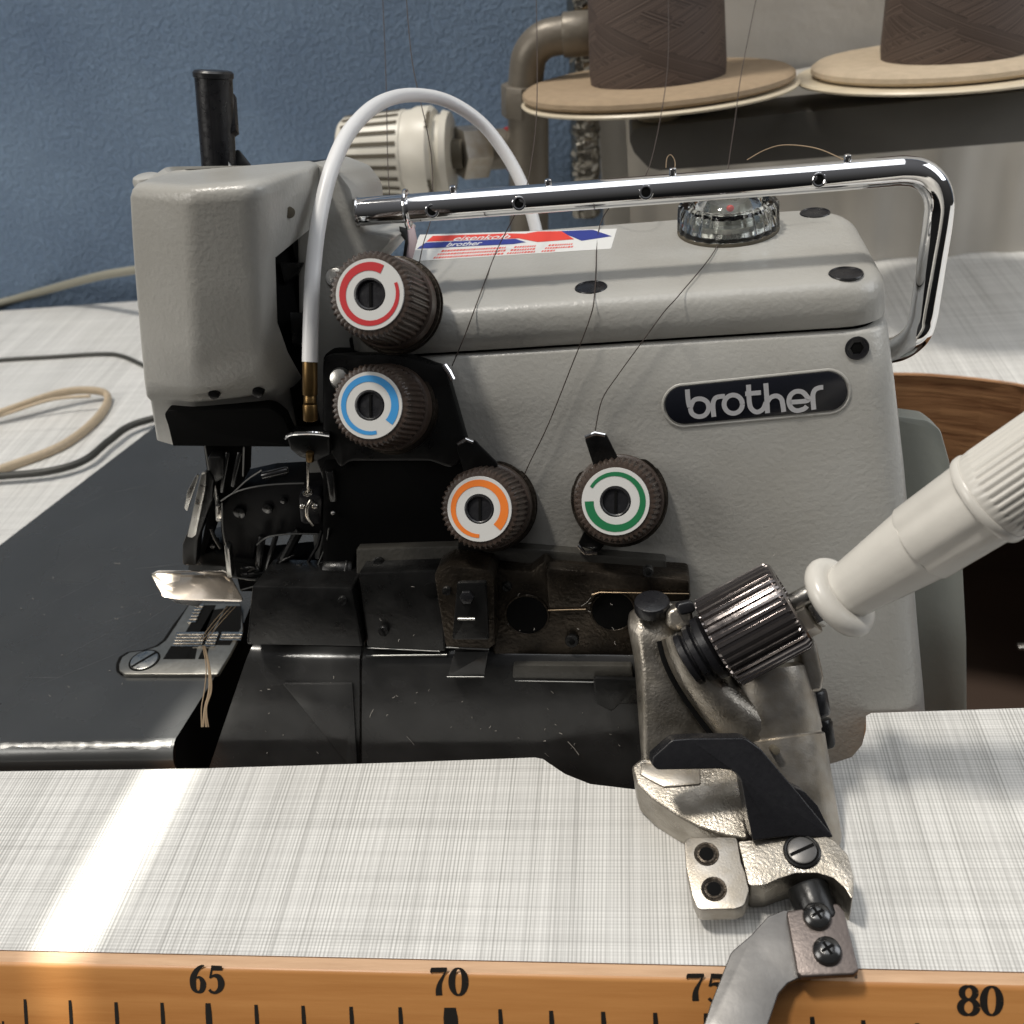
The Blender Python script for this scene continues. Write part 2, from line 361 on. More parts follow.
# radiator with soft vertical flutes, standing behind the rail
r0 = ony(628, 170, 49.5).x; bm = B(); prof = []
n = 260
zt = ony(800, 78, 49).z
for i in range(n+1):
    x = r0 + i*.14; k = (x-r0)/3.6; q = .5+.5*math.cos(2*PI*k); q = q*q*(3-2*q)
    prof.append((x, 49.6-.28*q))
vv = [[bm.verts.new((x, y+dy, z)) for (z, dy) in ((-3, 0), (zt-.5, 0), (zt-.15, .15), (zt, .5), (zt, 1.4))] for x, y in prof]
for a, b in zip(vv, vv[1:]):
    for k in range(4): bm.faces.new((a[k], b[k], b[k+1], a[k+1]))
bm.faces.new(vv[0]); bm.faces.new(vv[-1])
rad = thing('radiator', 'off white fluted panel radiator on the wall behind the dark rail', 'radiator', (r0, 49.5, 0))
link('panel', bm, M['radiator'], rad, ang=60)
# foil covered pipe beside the spool
foil = thing('foil_wrapped_pipe', 'crinkled silver foil wrapped around the pipe between blue wall and white wall', 'pipe', ony(586, 200, 50))
bm = B(); rr = random.Random(3); rings = []
for i in range(90):
    y = 215-i*3.1; p = ony(586-i*.05, y, 50.2)
    rings.append([p+Vector((math.cos(a)*(.68+rr.uniform(-.06, .06)), math.sin(a)*(.68+rr.uniform(-.06, .06)), rr.uniform(-.05, .05))) for a in [2*PI*k/12 for k in range(12)]])
loft(bm, rings); link('foil', bm, M['foil'], foil, ang=20)
# heating pipe with elbow
hp = thing('heating_pipe', 'grey painted heating pipe with threaded elbow on the blue wall', 'pipe', ony(528, 330, 46.5))
yy = 46.5; c_ = lambda x, y: ony(x, y, yy)
bm = B(); tube(bm, [c_(529, 330), c_(529, 200), c_(528, 100)], .88, 28); link('pipe_run', bm, M['pipe'], hp)
bm = B(); tube(bm, cm([c_(524, 104), c_(526, 78), c_(530, 55), c_(544, 40), c_(566, 35), c_(590, 33)], 8), .74, 28); link('elbow', bm, M['pipe'], hp)
bm = B(); cyl(bm, c_(523, 116), c_(523, 84), .93, 8, .06); link('coupling', bm, M['pipe'], hp)
bm = B(); cyl(bm, c_(563, 35), c_(590, 33), .86, 28, .06); link('coupling', bm, M['pipe'], hp)
# thermostatic valve
tv = thing('thermostatic_valve', 'cream slotted radiator thermostat head on a brass valve', 'valve', ony(400, 200, 45.5))
a0, a1 = P3(343, 157, 45.6), P3(450, 154, 45.0); ax = (a1-a0).normalized(); LL = (a1-a0).length
bm = B(); lathe(bm, [(0, 1.15), (.06, 1.45), (.25, 1.62), (1.2, 1.74), (2.85, 1.86), (2.9, 1.82), (3.2, 1.86), (3.4, 1.95), (4.0, 1.98), (4.15, 1.85), (4.2, 1.6), (4.5, 1.6), (4.52, 1.78), (4.8, 1.7), (4.85, 1.0)], a0, ax, 48)
link('thermostat_head', bm, M['valve'], tv)
bm = B(); _, u, w = frame(ax)
for k in range(24):
    t = 2*PI*k/24; d = u*math.cos(t)+w*math.sin(t); s = ax.cross(d)
    p = a0+ax*.3+d*1.64; q = a0+ax*2.75+d*1.855
    ribbon3(bm, [p, a0+ax*1.2+d*1.745, q], .17, d, .03)
for k in range(4):
    t = 2*PI*k/4+.5; d = u*math.cos(t)+w*math.sin(t)
    pts = [a0+ax*4.07+(u*math.cos(t+s)+w*math.sin(t+s))*1.93 for s in (-.25, -.1, .1, .25)]
    ribbon3(bm, pts, .2, d, .05)
link('slots', bm, M['slot'], tv)
bm = B(); cyl(bm, a0+ax*4.8, a0+ax*5.3, .6, 20); link('valve_stem', bm, M['slot'], tv)
bm = B(); cyl(bm, P3(459, 153, 45.2), P3(485, 151, 45.6), 1.15, 6, .08); link('hex_nut', bm, M['cast_smooth'], tv)
bm = B(); cyl(bm, P3(484, 150, 46.2), P3(522, 148, 46.4), .85, 28, .06); link('valve_body', bm, M['pipe'], tv)
bm = B(); torus(bm, P3(512, 152, 46.2), P3(522, 148, 46.6)-P3(484, 158, 46.), .98, .10); link('seal', bm, M['red_seal'], tv)
# ---------------------------------------------------------------- thread stand
ts = thing('thread_stand', 'dark grey rail carrying the cream discs for two big thread cones', 'thread stand', ony(800, 150, 43))
ry = 42.5
def rl(x, y): return ony(x, y, ry)
bm = B(); pts = [rl(1100, 84), rl(1100, 136), rl(660, 171), rl(648, 168), rl(634, 153), rl(629, 140), rl(632, 130), rl(640, 127)]
prism(bm, rpoly(pts, [0, 0, .2, .3, .4, .4, .2, .15]), (0, 2.6, 0), .06); link('rail', bm, M['rail'], ts)
for cx, cy, gl in ((659, 121, 0), (938, 100, 1)):
    base = ony(cx, cy, ry+1.3)
    top = base+Vector((0, 0, 1.15))
    TA = (0, .075, 1); bm = B(); lathe(bm, [(-.3, .80), (.15, .84), (.4, 1.15), (.6, 2.2), (.9, 4.6), (1.02, 5.35), (1.1, 5.42), (1.17, 5.35), (1.17, 3.)], base, TA, 64)
    d = link('spool_disc', bm, M['disc'], ts)
    bm = B(); R = 5.3 if not gl else 4.75
    lathe(bm, [(1.19, R-.3), (1.25, R-.1), (1.35, R), (1.5, R-.02), (1.62, R-.2), (1.65, 1.)], base+Vector((-.05, 0, 0)), TA, 64)
    link('felt_pad', bm, M['felt'] if gl else M['felt_dark'], d)
    s = thing('thread_cone', 'big dark brown thread cone on the left disc, nearest the elbow pipe' if not gl else 'big dark brown thread cone on the right disc, cut by the photo edge', 'thread cone', base+Vector((.0 if not gl else .35, -.1, 1.62)), 'thread cones on the stand')
    bm = B(); lathe(bm, [(0, 2.4), (.03, 2.6), (.4, 2.64), (3, 2.54), (7, 2.38), (11, 2.2), (11.2, 1.9)], base+Vector((.0 if not gl else .35, -.1, 1.62)), TA, 64)
    link('winding', bm, M['spool'], s)
    bm = B(); cyl(bm, base+Vector((.2, 0, 13)), base+Vector((.2, 0, 14.6)), 1.6, 32); link('cone_core', bm, M['white_plastic'], s)
# ================================================================ TABLE
near = [onz(x, y) for x, y in [(0, 772), (100, 770), (200, 768.5), (400, 762.5), (535, 757.5), (543, 759), (550, 764), (565, 774), (590, 784), (640, 790), (664, 800), (702, 838), (706, 850), (828, 850), (829, 800), (826, 765), (835, 762.5), (852, 757), (862, 745), (866, 730), (866, 716), (871, 713), (1024, 708), (1120, 704)]]
near[0] = Vector((-22, near[0].y, 0))
far = [Vector(p) for p in [(16.0, 19.9, 0), (17.2, 24, 0), (17.4, 28, 0), (16.6, 32, 0), (15.4, 34.7, 0)]]+[onz(1024, 385), onz(985, 379), onz(945, 375), onz(905, 373)]+[Vector(p) for p in [(6, 38.3, 0), (-4, 38, 0), (-9, 36, 0), (-10, 29.6, 0), (-22, 29.5, 0)]]
hole = near+far
eL, eR = onz(0, 950), onz(1023, 972); ed = (eR-eL)/(eR.x-eL.x)
edge = lambda x: eL+ed*(x-eL.x)
bm = B(); X0, X1 = -70, 60
def face(pts, mi=0):
    f = bm.faces.new([bm.verts.new(p) for p in pts]); f.material_index = mi; return f
face([edge(X0), edge(X1), Vector((X1, near[-1].y, 0)), *reversed(near), Vector((X0, near[0].y, 0))])
face([Vector((X0, near[0].y, 0)), near[0], *reversed(far), near[-1], Vector((X1, near[-1].y, 0)), Vector((X1, wy-.7, 0)), Vector((X0, wy-.7, 0))])
m_ = len(hole)
for i in range(m_):
    a, b = hole[i], hole[(i+1) % m_]
    face([a, b, b+Vector((0, 0, -4)), a+Vector((0, 0, -4))], 1)
face([edge(X0), edge(X0)+Vector((0, 0, -4)), edge(X1)+Vector((0, 0, -4)), edge(X1)], 1)
bm.normal_update()
tb = thing('sewing_table', 'work table covered with grey and white woven print laminate, cut out around the machine', 'table', (0, 30, -4))
o = link('tabletop', bm, [M['laminate'], M['ply']], tb, ang=30)
bm = B()
tube(bm, [p+Vector((0, 0, -.06)) for p in cm(far[2:10], 6)], .07, 6); link('cutout_edge_trim', bm, M['ply'], tb)
# dark well under the cut-out (box under the table, shade put into the colour)
bm = B(); rg = rrect(-30, 24, 15.2, 46, -4.02, 3); rg2 = rrect(-30, 24, 15.2, 46, -16, 3); vs = [[bm.verts.new(p) for p in r] for r in (rg, rg2)]
for k in range(len(rg)): bm.faces.new((vs[0][k], vs[0][(k+1) % len(rg)], vs[1][(k+1) % len(rg)], vs[1][k]))
bm.faces.new(vs[1]); link('well_box', bm, M['well_dark'], tb)
bm = B(); box(bm, onz(1034, 646, -9), 1.2, .3, .12, .03); link('well_bracket', bm, M['steel'], tb)
# ---------------------------------------------------------------- ruler nosing
ux = ed.normalized(); uy = VIEW.cross(ux).normalized()
if uy.z < 0: uy = -uy
e2 = onz(0, 963, 0); nzr = ux.cross(uy).normalized()
if nzr.dot(VIEW) > 0: nzr = -nzr
o2 = e2+Vector((0, 0, -.05))
ruler = thing('wooden_ruler', 'varnished wooden ruler with centimetre marks 65 to 80 along the front table edge', 'ruler', e2)
def rp(x, y): return onp(x, y, o2, nzr)
A0 = o2-ux*30; A1 = o2+ux*60; E0 = edge(A0.x)+Vector((0, -.01, -.02)); E1 = edge(A1.x)+Vector((0, -.01, -.02))
bm = B()
L4 = [E0, E1, A1, A0]; D0 = A0-uy*3.2; D1 = A1-uy*3.2; bk = -nzr*.0
va = [bm.verts.new(p) for p in (E0, E1, A1, A0, D1, D0, D1-nzr*.7, D0-nzr*.7, E1-Vector((0, 0, .7)), E0-Vector((0, 0, .7)))]
f1 = bm.faces.new((va[0], va[1], va[2], va[3])); f1.material_index = 1
bm.faces.new((va[3], va[2], va[4], va[5])); bm.faces.new((va[5], va[4], va[6], va[7])); bm.faces.new((va[7], va[6], va[8], va[9])); bm.faces.new((va[9], va[8], va[1], va[0]))
bm.faces.new((va[0], va[3], va[5], va[7], va[9])); bm.faces.new((va[1], va[8], va[6], va[4], va[2]))
e = [q for q in bm.edges if set(q.verts) == {va[3], va[2]}]
bmesh.ops.bevel(bm, geom=e, offset=.06, segments=3, affect='EDGES', profile=.5)
link('rule_body', bm, [M['rule'], M['rule_edge']], ruler)
G = {  # stroke outlines of bold Didone numerals: (x, y, width)
 '6': [[(.50, .95, .05), (.40, .93, .10), (.26, .80, .17), (.15, .58, .22), (.13, .36, .23), (.17, .15, .18), (.29, .045, .09), (.41, .10, .17), (.46, .28, .22), (.43, .44, .18), (.33, .55, .10), (.24, .52, .05)]],
 '5': [[(.17, .96, .05), (.14, .75, .07), (.10, .53, .07)], [(.14, .89, .17), (.30, .885, .17), (.49, .88, .16)], [(.10, .54, .04), (.22, .62, .10), (.38, .58, .19), (.46, .38, .24), (.42, .17, .18), (.28, .045, .10), (.15, .06, .10), (.08, .14, .11)]],
 '7': [[(.03, .77, .05), (.05, .86, .10), (.06, .95, .04)], [(.05, .88, .15), (.28, .88, .16), (.52, .90, .13)], [(.52, .93, .05), (.40, .66, .08), (.30, .42, .15), (.27, .20, .21), (.28, .03, .22)]],
 '0': [[(.29+.205*math.cos(t), .5+.445*math.sin(t), .06+.17*abs(math.cos(t))**1.3) for t in [2*PI*k/28 for k in range(29)]]],
 '8': [[(.29+.17*math.cos(t), .735+.205*math.sin(t), .07+.13*abs(math.cos(t))) for t in [2*PI*k/24 for k in range(25)]], [(.29+.205*math.cos(t), .285+.235*math.sin(t), .07+.15*abs(math.cos(t))) for t in [2*PI*k/24 for k in range(25)]]],
}
def numeral(s, x0, y0, x1, y1, sl):
    """s between pixel x0..x1, top y0, bottom y1, sl = slope of the line"""
    cw = (x1-x0)/len(s); bm = B(); hcm = (rp(x0, y1)-rp(x0, y0)).length; lay = 0
    for i, ch in enumerate(s):
        for st in G[ch]:
            lay += 1
            if len(st) < 20:
                q = catmull([Vector(p) for p in st], 6)
            else: q = [Vector(p) for p in st]
            pts = [rp(x0+cw*i+p.x/.58*cw, y1-(y1-y0)*p.y+sl*(cw*(i+p.x))) for p in q]
            ribbon3(bm, pts, [max(p.z, .03)*hcm for p in q], nzr, .006+.0012*lay)
    link('numeral', bm, M['ink'], ruler)
numeral('65', 189, 964, 225, 993, .02); numeral('70', 430, 966, 468, 996, .02); numeral('75', 686, 972, 726, 1001.5, .02); numeral('80', 957, 984, 1003, 1016, .02)
bm = B()
for x, y, w in [(25, 999, 4), (70, 1000, 4), (116, 1002, 4.5), (162, 1002.5, 4.5), (208, 1003, 7), (256, 1004.5, 4.5), (303, 1005.5, 4.5), (351, 1006.5, 4.5), (400, 1007, 4.5), (450, 1007.5, 15), (500, 1009, 4.5), (551, 1010.5, 5), (603, 1011.5, 5), (655, 1012.5, 5), (707, 1013, 8), (758, 1014, 5), (812, 1016.5, 5), (863, 1020, 5), (917, 1023, 5), (-21, 998, 4.5), (3, 1021, 3)]:
    w *= 1/50.
    ribbon3(bm, [rp(x, y), rp(x+.7, y+10), rp(x+3, y+50)], [w*.8, w, w], nzr, .008)
link('centimetre_marks', bm, M['ink'], ruler)
# ================================================================ CABLES ON THE TABLE
def cable(name, label, px, r, m, flat=1., z0=None):
    pts = [onz(x, y, (z0 if z0 is not None else r)+(q[0] if q else 0)) for x, y, *q in px]
    bm = B(); tube(bm, catmull(pts, 10), r, 12, flat=flat, up=(0, 0, 1)); return tag(link(name, bm, m, origin=pts[0]), label, 'cable')
cable('beige_cable', 'beige flat cable folded into a loop on the table left of the machine', [(-60, 492), (0, 470.), (60, 447), (95, 421), (108, 400), (98, 391, .3), (60, 393, .5), (0, 413, .3), (-40, 425, .1)], .16, M['cable_beige'], 1.3)
cable('thin_beige_cable', 'thinner beige cable lying just inside the beige loop', [(-40, 427), (0, 416, .3), (50, 400, .6), (90, 396, .6)], .07, M['cable_beige'])
cable('black_cable', 'thin black cable crossing the table behind the beige loop', [(-60, 366), (0, 360), (50, 357), (100, 354), (122, 356), (145, 366)], .10, M['cable_dark'])
cable('dark_cable', 'dark cable crossing the corner of the black metal plate', [(-60, 480), (0, 476.), (50, 471), (85, 460), (110, 440), (135, 424), (190, 410)], .15, M['cable_dark'], z0=.35)
cable('grey_wall_cable', 'grey cable rising along the blue wall towards the machine head', [(-60, 318), (0, 303), (40, 292, .5), (80, 281, 1.3), (110, 274, 2.), (150, 268, 2.6)], .22, M['cable_grey'])
# ================================================================ OVERLOCK MACHINE
mc = thing('overlock_machine', 'grey overlock sewing machine with four coloured tension dials sunk into the table', 'sewing machine', (-1, 23, 0))
FY = lambda z: 19.6+.23*z
bm = B()
lv = [(-6, 7.2), (-4, 7.05), (-2, 6.9), (0, 6.68), (2, 6.42), (4, 6.18), (6, 5.92), (8, 5.62), (9.25, 5.42), (9.33, 5.36)]
loft(bm, [rrect(-7.2+(.06 if i == len(lv)-1 else 0), x, FY(z)+(.06 if i == len(lv)-1 else 0), 27.2, z, .75, 7) for i, (z, x) in enumerate(lv)])
body = link('body', bm, M['paint'], mc, ang=50)
bm = B(); loft(bm, [rrect(-6.9, 5.2, FY(9.4)+.14, 27., z, .7, 6) for z in (9.2, 9.6)]); link('seam_gap', bm, M['void'], mc)  # black inset strip standing in for the shade of the seam gap
# top cover
bm = B(); y0 = FY(9.46); lv = [(9.42, .05), (9.46, .0), (9.85, .03), (10.1, .08), (10.25, .16), (10.34, .26), (10.385, .38), (10.4, .55)]
def crect(z, ins):
    pts = [Vector((-6.7+ins*.3, y0+ins+.1, z)), Vector((-6.3+ins*.5, y0+ins, z)), Vector((5.42-ins*1.0, y0+ins, z)), Vector((5.42-ins*1.0, 27.-ins*.3, z)), Vector((-5.6+ins*.3, 27.-ins*.3, z))]
    return rpoly(pts, [.3, .3, 1.1, 1.3, .3], 7)
loft(bm, [crect(z, i) for z, i in lv]); cover = link('top_cover', bm, M['paint'], mc, ang=60)
ZT = 10.4
for x, y in ((591, 287.5), (846, 273.5), (815, 213)):
    p = onz(x, y, ZT); bm = B(); torus(bm, p+Vector((0, 0, .0)), (0, 0, 1), .345, .03, 28, 6); cyl(bm, p+Vector((0, 0, -.1)), p+Vector((0, 0, .012)), .335, 28, .01); link('cover_screw', bm, M['black'], cover)
p = fp(857, 348); bm = B(); lathe(bm, [(-.1, .24), (.02, .24), (.03, .22), (.02, .15), (-.08, .13)], p, FN, 6, caps=False); lathe(bm, [(-.1, .26), (.025, .26), (.035, .235), (.015, .17)], p, FN, 28, caps=False); link('hex_screw', bm, M['black'], body)
bm = B(); cyl(bm, p-FN*.1, p+FN*.006, .2, 20, .001); link('screw_socket', bm, M['void'], body)
# rear side cover (greenish)
bm = B(); fplate(bm, [(890, 415), (928, 420), (941, 430), (950, 462), (962, 540), (967, 640), (968, 790), (880, 790)], -2.2, .8, .12, [.1, .4, .4, .8, .5, .3, .1, .1]); link('side_cover', bm, M['paint_green'], mc)
# neck between head and body
bm = B(); fplate(bm, [(296, 170), (312, 162), (338, 172), (352, 190), (357, 232), (394, 238), (352, 284), (352, 360), (420, 570), (318, 600), (300, 400)], -.75, 3., .15, [.1, .2, .3, .5, .3, .1, .1, .1, .1, .1, .1]); link('neck', bm, M['paint'], mc)
bm = B(); fplate(bm, [(236, 171), (262, 167), (309, 163), (318, 170), (320, 330), (300, 420), (240, 420)], -1.0, 2.2, .05, .1); link('head_back_plate', bm, M['black_metal'], mc)
# black plate painted as the shaded gearbox pocket behind the dials
bm = B(); fplate(bm, [(322, 352), (402, 352), (440, 366), (462, 432), (474, 470), (455, 500), (452, 530), (470, 552), (355, 552), (352, 592), (322, 600)], .03, .5, .1, .3); link('pocket_shade_plate', bm, M['void'], mc)
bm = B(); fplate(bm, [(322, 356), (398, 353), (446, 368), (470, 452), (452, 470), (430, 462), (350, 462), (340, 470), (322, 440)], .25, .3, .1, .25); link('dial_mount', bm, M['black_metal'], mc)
# badge with lettering
def stadium(g, off):
    q = []
    for k in range(17): t = PI/2+PI*k/16; q.append((684+math.cos(t)*(18.7+g), 405.5-math.sin(t)*(18.7+g)))
    for k in range(17): t = -PI/2+PI*k/16; q.append((828+math.cos(t)*(19.5+g), 391.5-math.sin(t)*(19.5+g)))
    return [fp(x, y, off) for x, y in q]
bm = B(); prism(bm, stadium(0, .045), -FN*.12, .02, 2); badge = link('badge', bm, M['badge'], mc)
bm = B(); tp = stadium(2.2, -.01); tp.append(tp[0].copy()); tube(bm, tp, .04, 8); link('badge_rim', bm, M['paint'], mc)
BX = lambda x, y: fp(640+x/3.938, 350+y/3.938, .045)
st = [[(186, 155), (190, 200), (196, 225)], [(198, 228), (205, 250), (228, 262), (255, 256), (270, 232), (264, 205), (240, 192), (212, 198), (198, 228)],
      [(291, 263), (287, 215), (296, 190), (315, 183), (334, 182)],
      [(367+36*math.cos(t), 213+36*math.sin(t)) for t in [2*PI*k/16 for k in range(17)]],
      [(427, 136), (430, 200), (438, 230), (460, 244), (484, 232), (496, 205)], [(414, 172), (476, 167)],
      [(495, 130), (499, 190), (502, 248)], [(500, 205), (515, 186), (538, 180), (556, 192), (562, 215), (566, 243)],
      [(590, 205), (660, 198), (655, 180), (637, 164), (612, 163), (592, 178), (586, 203), (596, 228), (618, 238), (645, 231), (657, 220)],
      [(684, 234), (680, 180), (688, 157), (704, 148), (721, 146)]]
bm = B()
for i, s in enumerate(st):
    ribbon3(bm, [BX(p.x, p.y) for p in cm(s, 5)] if len(s) > 2 else [BX(*s[0]), BX(*s[1])], .108, FN, .006+.0015*i)
link('lettering', bm, M['badge_letter'], badge)
# sticker with printed stripes and writing
def sk(u, v):   # u 0..1 along, v 0..1 upwards on the sticker
    a = Vector((420, 235)).lerp(Vector((617, 229.)), u); b = Vector((407, 262)).lerp(Vector((611, 249)), u); q = b.lerp(a, v); return onz(q.x, q.y, ZT)
def skpoly(bm, uv, h): bm.faces.new([bm.verts.new(sk(*p)+Vector((0, 0, h))) for p in uv])
bm = B(); prism(bm, [sk(0, 0)+Vector((0, 0, .01)), sk(1, 0)+Vector((0, 0, .01)), sk(1, 1)+Vector((0, 0, .01)), sk(0, 1)+Vector((0, 0, .01))], (0, 0, -.02)); stk = link('sticker', bm, M['sticker'], cover)
bm = B(); skpoly(bm, [(.05, .72), (.07, .93), (.46, .93), (.62, .86), (.56, .70)], .015); skpoly(bm, [(.46, .80), (.60, .97), (.72, .95), (.80, .55), (.62, .50)], .0175); link('red_stripe', bm, M['ink_red'], stk)
bm = B(); skpoly(bm, [(.02, .46), (.05, .68), (.50, .68), (.56, .52), (.50, .46)], .019); skpoly(bm, [(.70, .96), (.88, .97), (.985, .62), (.84, .46), (.80, .62)], .015); link('blue_stripe', bm, M['ink_blue'], stk)
bm = B(); rr = random.Random(5)
for row in range(3):
    for (ua, ub) in ((.13, .47), (.49, .62), (.66, .80)):
        if row == 2 and ua > .6: ub = .72
        x = ua-.012*row+.02
        while x < ub:
            wl = rr.choice((.006, .008, .011)); v = .36-.125*row
            skpoly(bm, [(x, v-.07), (x+wl, v-.07), (x+wl+.003, v), (x+.003, v)], .016); x += wl+.005
link('small_print', bm, M['ink_red'], stk)
def words(txt, u, v, hu, mat_, par, h, nm):
    cu = bpy.data.curves.new(nm, 'FONT'); cu.body = txt; cu.size = 1; cu.shear = .35; cu.offset = .012
    to = bpy.data.objects.new(nm, cu); COL.objects.link(to); dg = bpy.context.evaluated_depsgraph_get(); dg.update()
    me = bpy.data.meshes.new_from_object(to.evaluated_get(dg)); bpy.data.objects.remove(to)
    xs = [q.co.x for q in me.vertices]; W = max(xs)
    bm = B(); bm.from_mesh(me); bpy.data.meshes.remove(me)
    for q in bm.verts: q.co = sk(u[0]+(u[1]-u[0])*q.co.x/W, v+hu*q.co.y)+Vector((0, 0, h))
    link(nm, bm, mat_, par)
words('eisenkolb', (.18, .47), .70, .28, M['sticker'], stk, .022, 'brand_writing')
words('brother', (.16, .34), .48, .24, M['sticker'], stk, .023, 'brand_writing')
# oil sight cap
cap = onz(728, 230, ZT); bm = B(); cyl(bm, cap+Vector((0, 0, -.1)), cap+Vector((0, 0, .08)), 1.24, 40, .03); oc = link('oil_cap_base', bm, M['slot'], mc)
bm = B(); rib = lambda k, t: 1+(.035 if k % 4 < 2 else 0)
lathe(bm, [(.08, 1.17), (.1, 1.2), (.62, 1.18), (.72, 1.1), (.74, .95), (.6, .86), (.5, .82), (.12, .95)], cap, (0, 0, 1), 96, rib); link('oil_cap', bm, M['clear'], mc)
bm = B(); lathe(bm, [(.3, .80), (.62, .80), (.72, .72), (.86, .5), (.9, .2), (.9, .01)], cap, (0, 0, 1), 40); dm = link('sight_glass', bm, M['clear'], mc)
bm = B(); lathe(bm, [(.1, .9), (.2, .86), (.25, .5), (.3, .45), (.66, .42), (.7, .2), (.7, .01)], cap, (0, 0, 1), 32); link('oil_sprayer', bm, M['steel'], mc)
bm = B(); bmesh.ops.create_uvsphere(bm, u_segments=12, v_segments=8, radius=.09, matrix=Matrix.Translation(cap+Vector((0, -.55, .7)))); link('red_mark', bm, M['ink_red'], mc)
# ------------------------------------------------ head cover
def ring(A, Bq, Cq, D, rz=0., cut=False):
    pa = ony(*A); pb = ony(*Bq); pc = ony(*Cq); pd = ony(*D)
    pts = [Vector((pa.x-.05, 23.5, pa.z-rz)), pa, pb, pc, pd, (pd+(pd-CAM).normalized()*2.2+Vector((-.15, 0, 0))) if cut else Vector((pd.x, 23.7, pd.z-rz*.5))]
    return rpoly(pts, [.2, .22, .9, .55, .25, .2], 5)
yA, yB, yC, yD = 21.2, 20.35, 20.3, 22.6
R = [ring((146, 181, yA+.35), (190, 184, yB+.45), (254, 179, yC+.45), (297, 168, yD-.1), .35),
     ring((136, 184, yA+.08), (189, 188, yB+.12), (258, 183, yC+.12), (306, 169, yD), .35),
     ring((131, 190, yA), (188.5, 196, yB), (260, 191, yC), (308.5, 173, yD), .3),
     ring((129, 198, yA), (188.5, 206, yB), (260.5, 200, yC), (309.5, 179, yD)),
     ring((131, 235, yA), (189.5, 243, yB), (261.5, 238, yC), (309.5, 212, yD)),
     ring((132, 250, yA), (190, 258, yB), (262, 252, yC), (309, 230, yD)),
     ring((134, 276, yA), (191, 283, yB), (263, 278, yC), (275.5, 256, 21.1), 0, True),
     ring((139, 335, yA), (194, 343, yB), (265, 337, yC), (277.5, 322, 21.1), 0, True),
     ring((143, 380, yA), (197, 386, yB+.05), (269, 368, yC+.3), (288, 352, 21.4), 0, True),
     ring((145, 397, yA), (196, 396, yB+.35), (271, 388, yC+.75), (299, 372, 22.), 0, True),
     ring((149, 402, yA+.25), (193, 403, yB+.8), (273, 397, yC+1.05), (308, 388, 22.5)),
     ring((156, 440, yA+.5), (177, 446, yB+.9), (284, 445, yC+1.1), (312, 438, 22.6))]
bm = B(); loft(bm, R); head = link('head_cover', bm, M['paint'], mc, ang=60)
bm = B(); pts = rpoly([ony(163, 411, 21.0), ony(271, 408, 20.95), ony(283, 418, 21.0), ony(296, 447, 21.0), ony(173, 446, 20.95), ony(168, 425, 20.98)], [.25, .3, .3, .02, .02, .3]); prism(bm, pts, (0, .4, 0), .02); link('needle_opening', bm, M['void'], head)
for x, y in ((214, 394), (258, 392)):
    p = ony(x, y, 20.72 if x < 230 else 20.95); bm = B(); cyl(bm, p+Vector((0, .25, 0)), p+Vector((0, -.06, 0)), .13, 20, .03); link('screw', bm, M['black_metal'], head)
p = ony(289.5, 212.5, 21.55); nn = Vector((.75, -1, 0)).normalized(); bm = B(); cyl(bm, p-nn*.3, p+nn*.03, .12, 20, .01); link('screw_hole', bm, M['slot'], head)
bm = B(); p = P3(147, 180, 24.6); cyl(bm, p+Vector((0, 0, -.6)), p+Vector((0, 0, .12)), .33, 24, .1); link('cover_boss', bm, M['paint'], head)
bm = B(); pts = [P3(*q) for q in [(218, 177, 24.2), (238, 172, 24.9), (272, 166, 25.1), (246, 177, 24.3), (240, 180, 24.1)]]; prism(bm, pts, (0, 0, -.3)); link('lever_slot', bm, M['void'], head)
bm = B(); prism(bm, [P3(*q) for q in [(228, 161, 24.6), (241, 178, 24.2), (229, 178, 24.2)]], VIEW*.15, .02); link('catch', bm, M['steel'], mc)
# side recess of the head
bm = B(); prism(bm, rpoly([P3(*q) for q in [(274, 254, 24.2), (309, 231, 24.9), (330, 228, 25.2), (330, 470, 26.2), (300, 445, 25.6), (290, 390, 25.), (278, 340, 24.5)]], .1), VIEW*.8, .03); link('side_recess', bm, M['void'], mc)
bm = B()
for q in [((279, 262, 24.2), (303, 262, 24.3), (298, 272, 24.4), (284, 282, 24.3)), ((290, 312, 24.2), (304, 312, 24.5), (303, 345, 24.6), (292, 343, 24.3)), ((300, 380, 24.6), (312, 378, 24.9), (316, 420, 25), (306, 424, 24.9))]:
    prism(bm, [P3(*a) for a in q], VIEW*.4, .04)
link('linkage', bm, M['black_metal'], mc)
# presser lever (black rubber grip) above the head
lt = P3(213, 70, 25.5); lb = P3(220, 185, 26.6); ax = lt-lb; L_ = ax.length
bm = B(); lathe(bm, [(0, .42), (L_*.93, .455), (L_*.935, .485), (L_*.975, .49), (L_*.995, .44), (L_, .36)], lb, ax, 32)
lever = link('presser_lever', bm, M['black'], mc)
bm = B(); plate3(bm, [(229, 91), (233.5, 93), (236, 130), (230, 134)], 25.9, .3, .04); link('lever_fin', bm, M['black'], lever)
bm = B(); plate3(bm, [(231, 152), (238, 148), (252, 166), (250, 176), (228, 176)], 26.6, .4, .05, .1); link('lever_bracket', bm, M['black_metal'], mc)
bm = B(); ribbon3(bm, [P3(208.5, 80, 25.05), P3(212, 120, 25.4), P3(215, 165, 25.8)], .02, -VIEW, .1); 
link('mould_line', bm, M['black_metal'], lever)
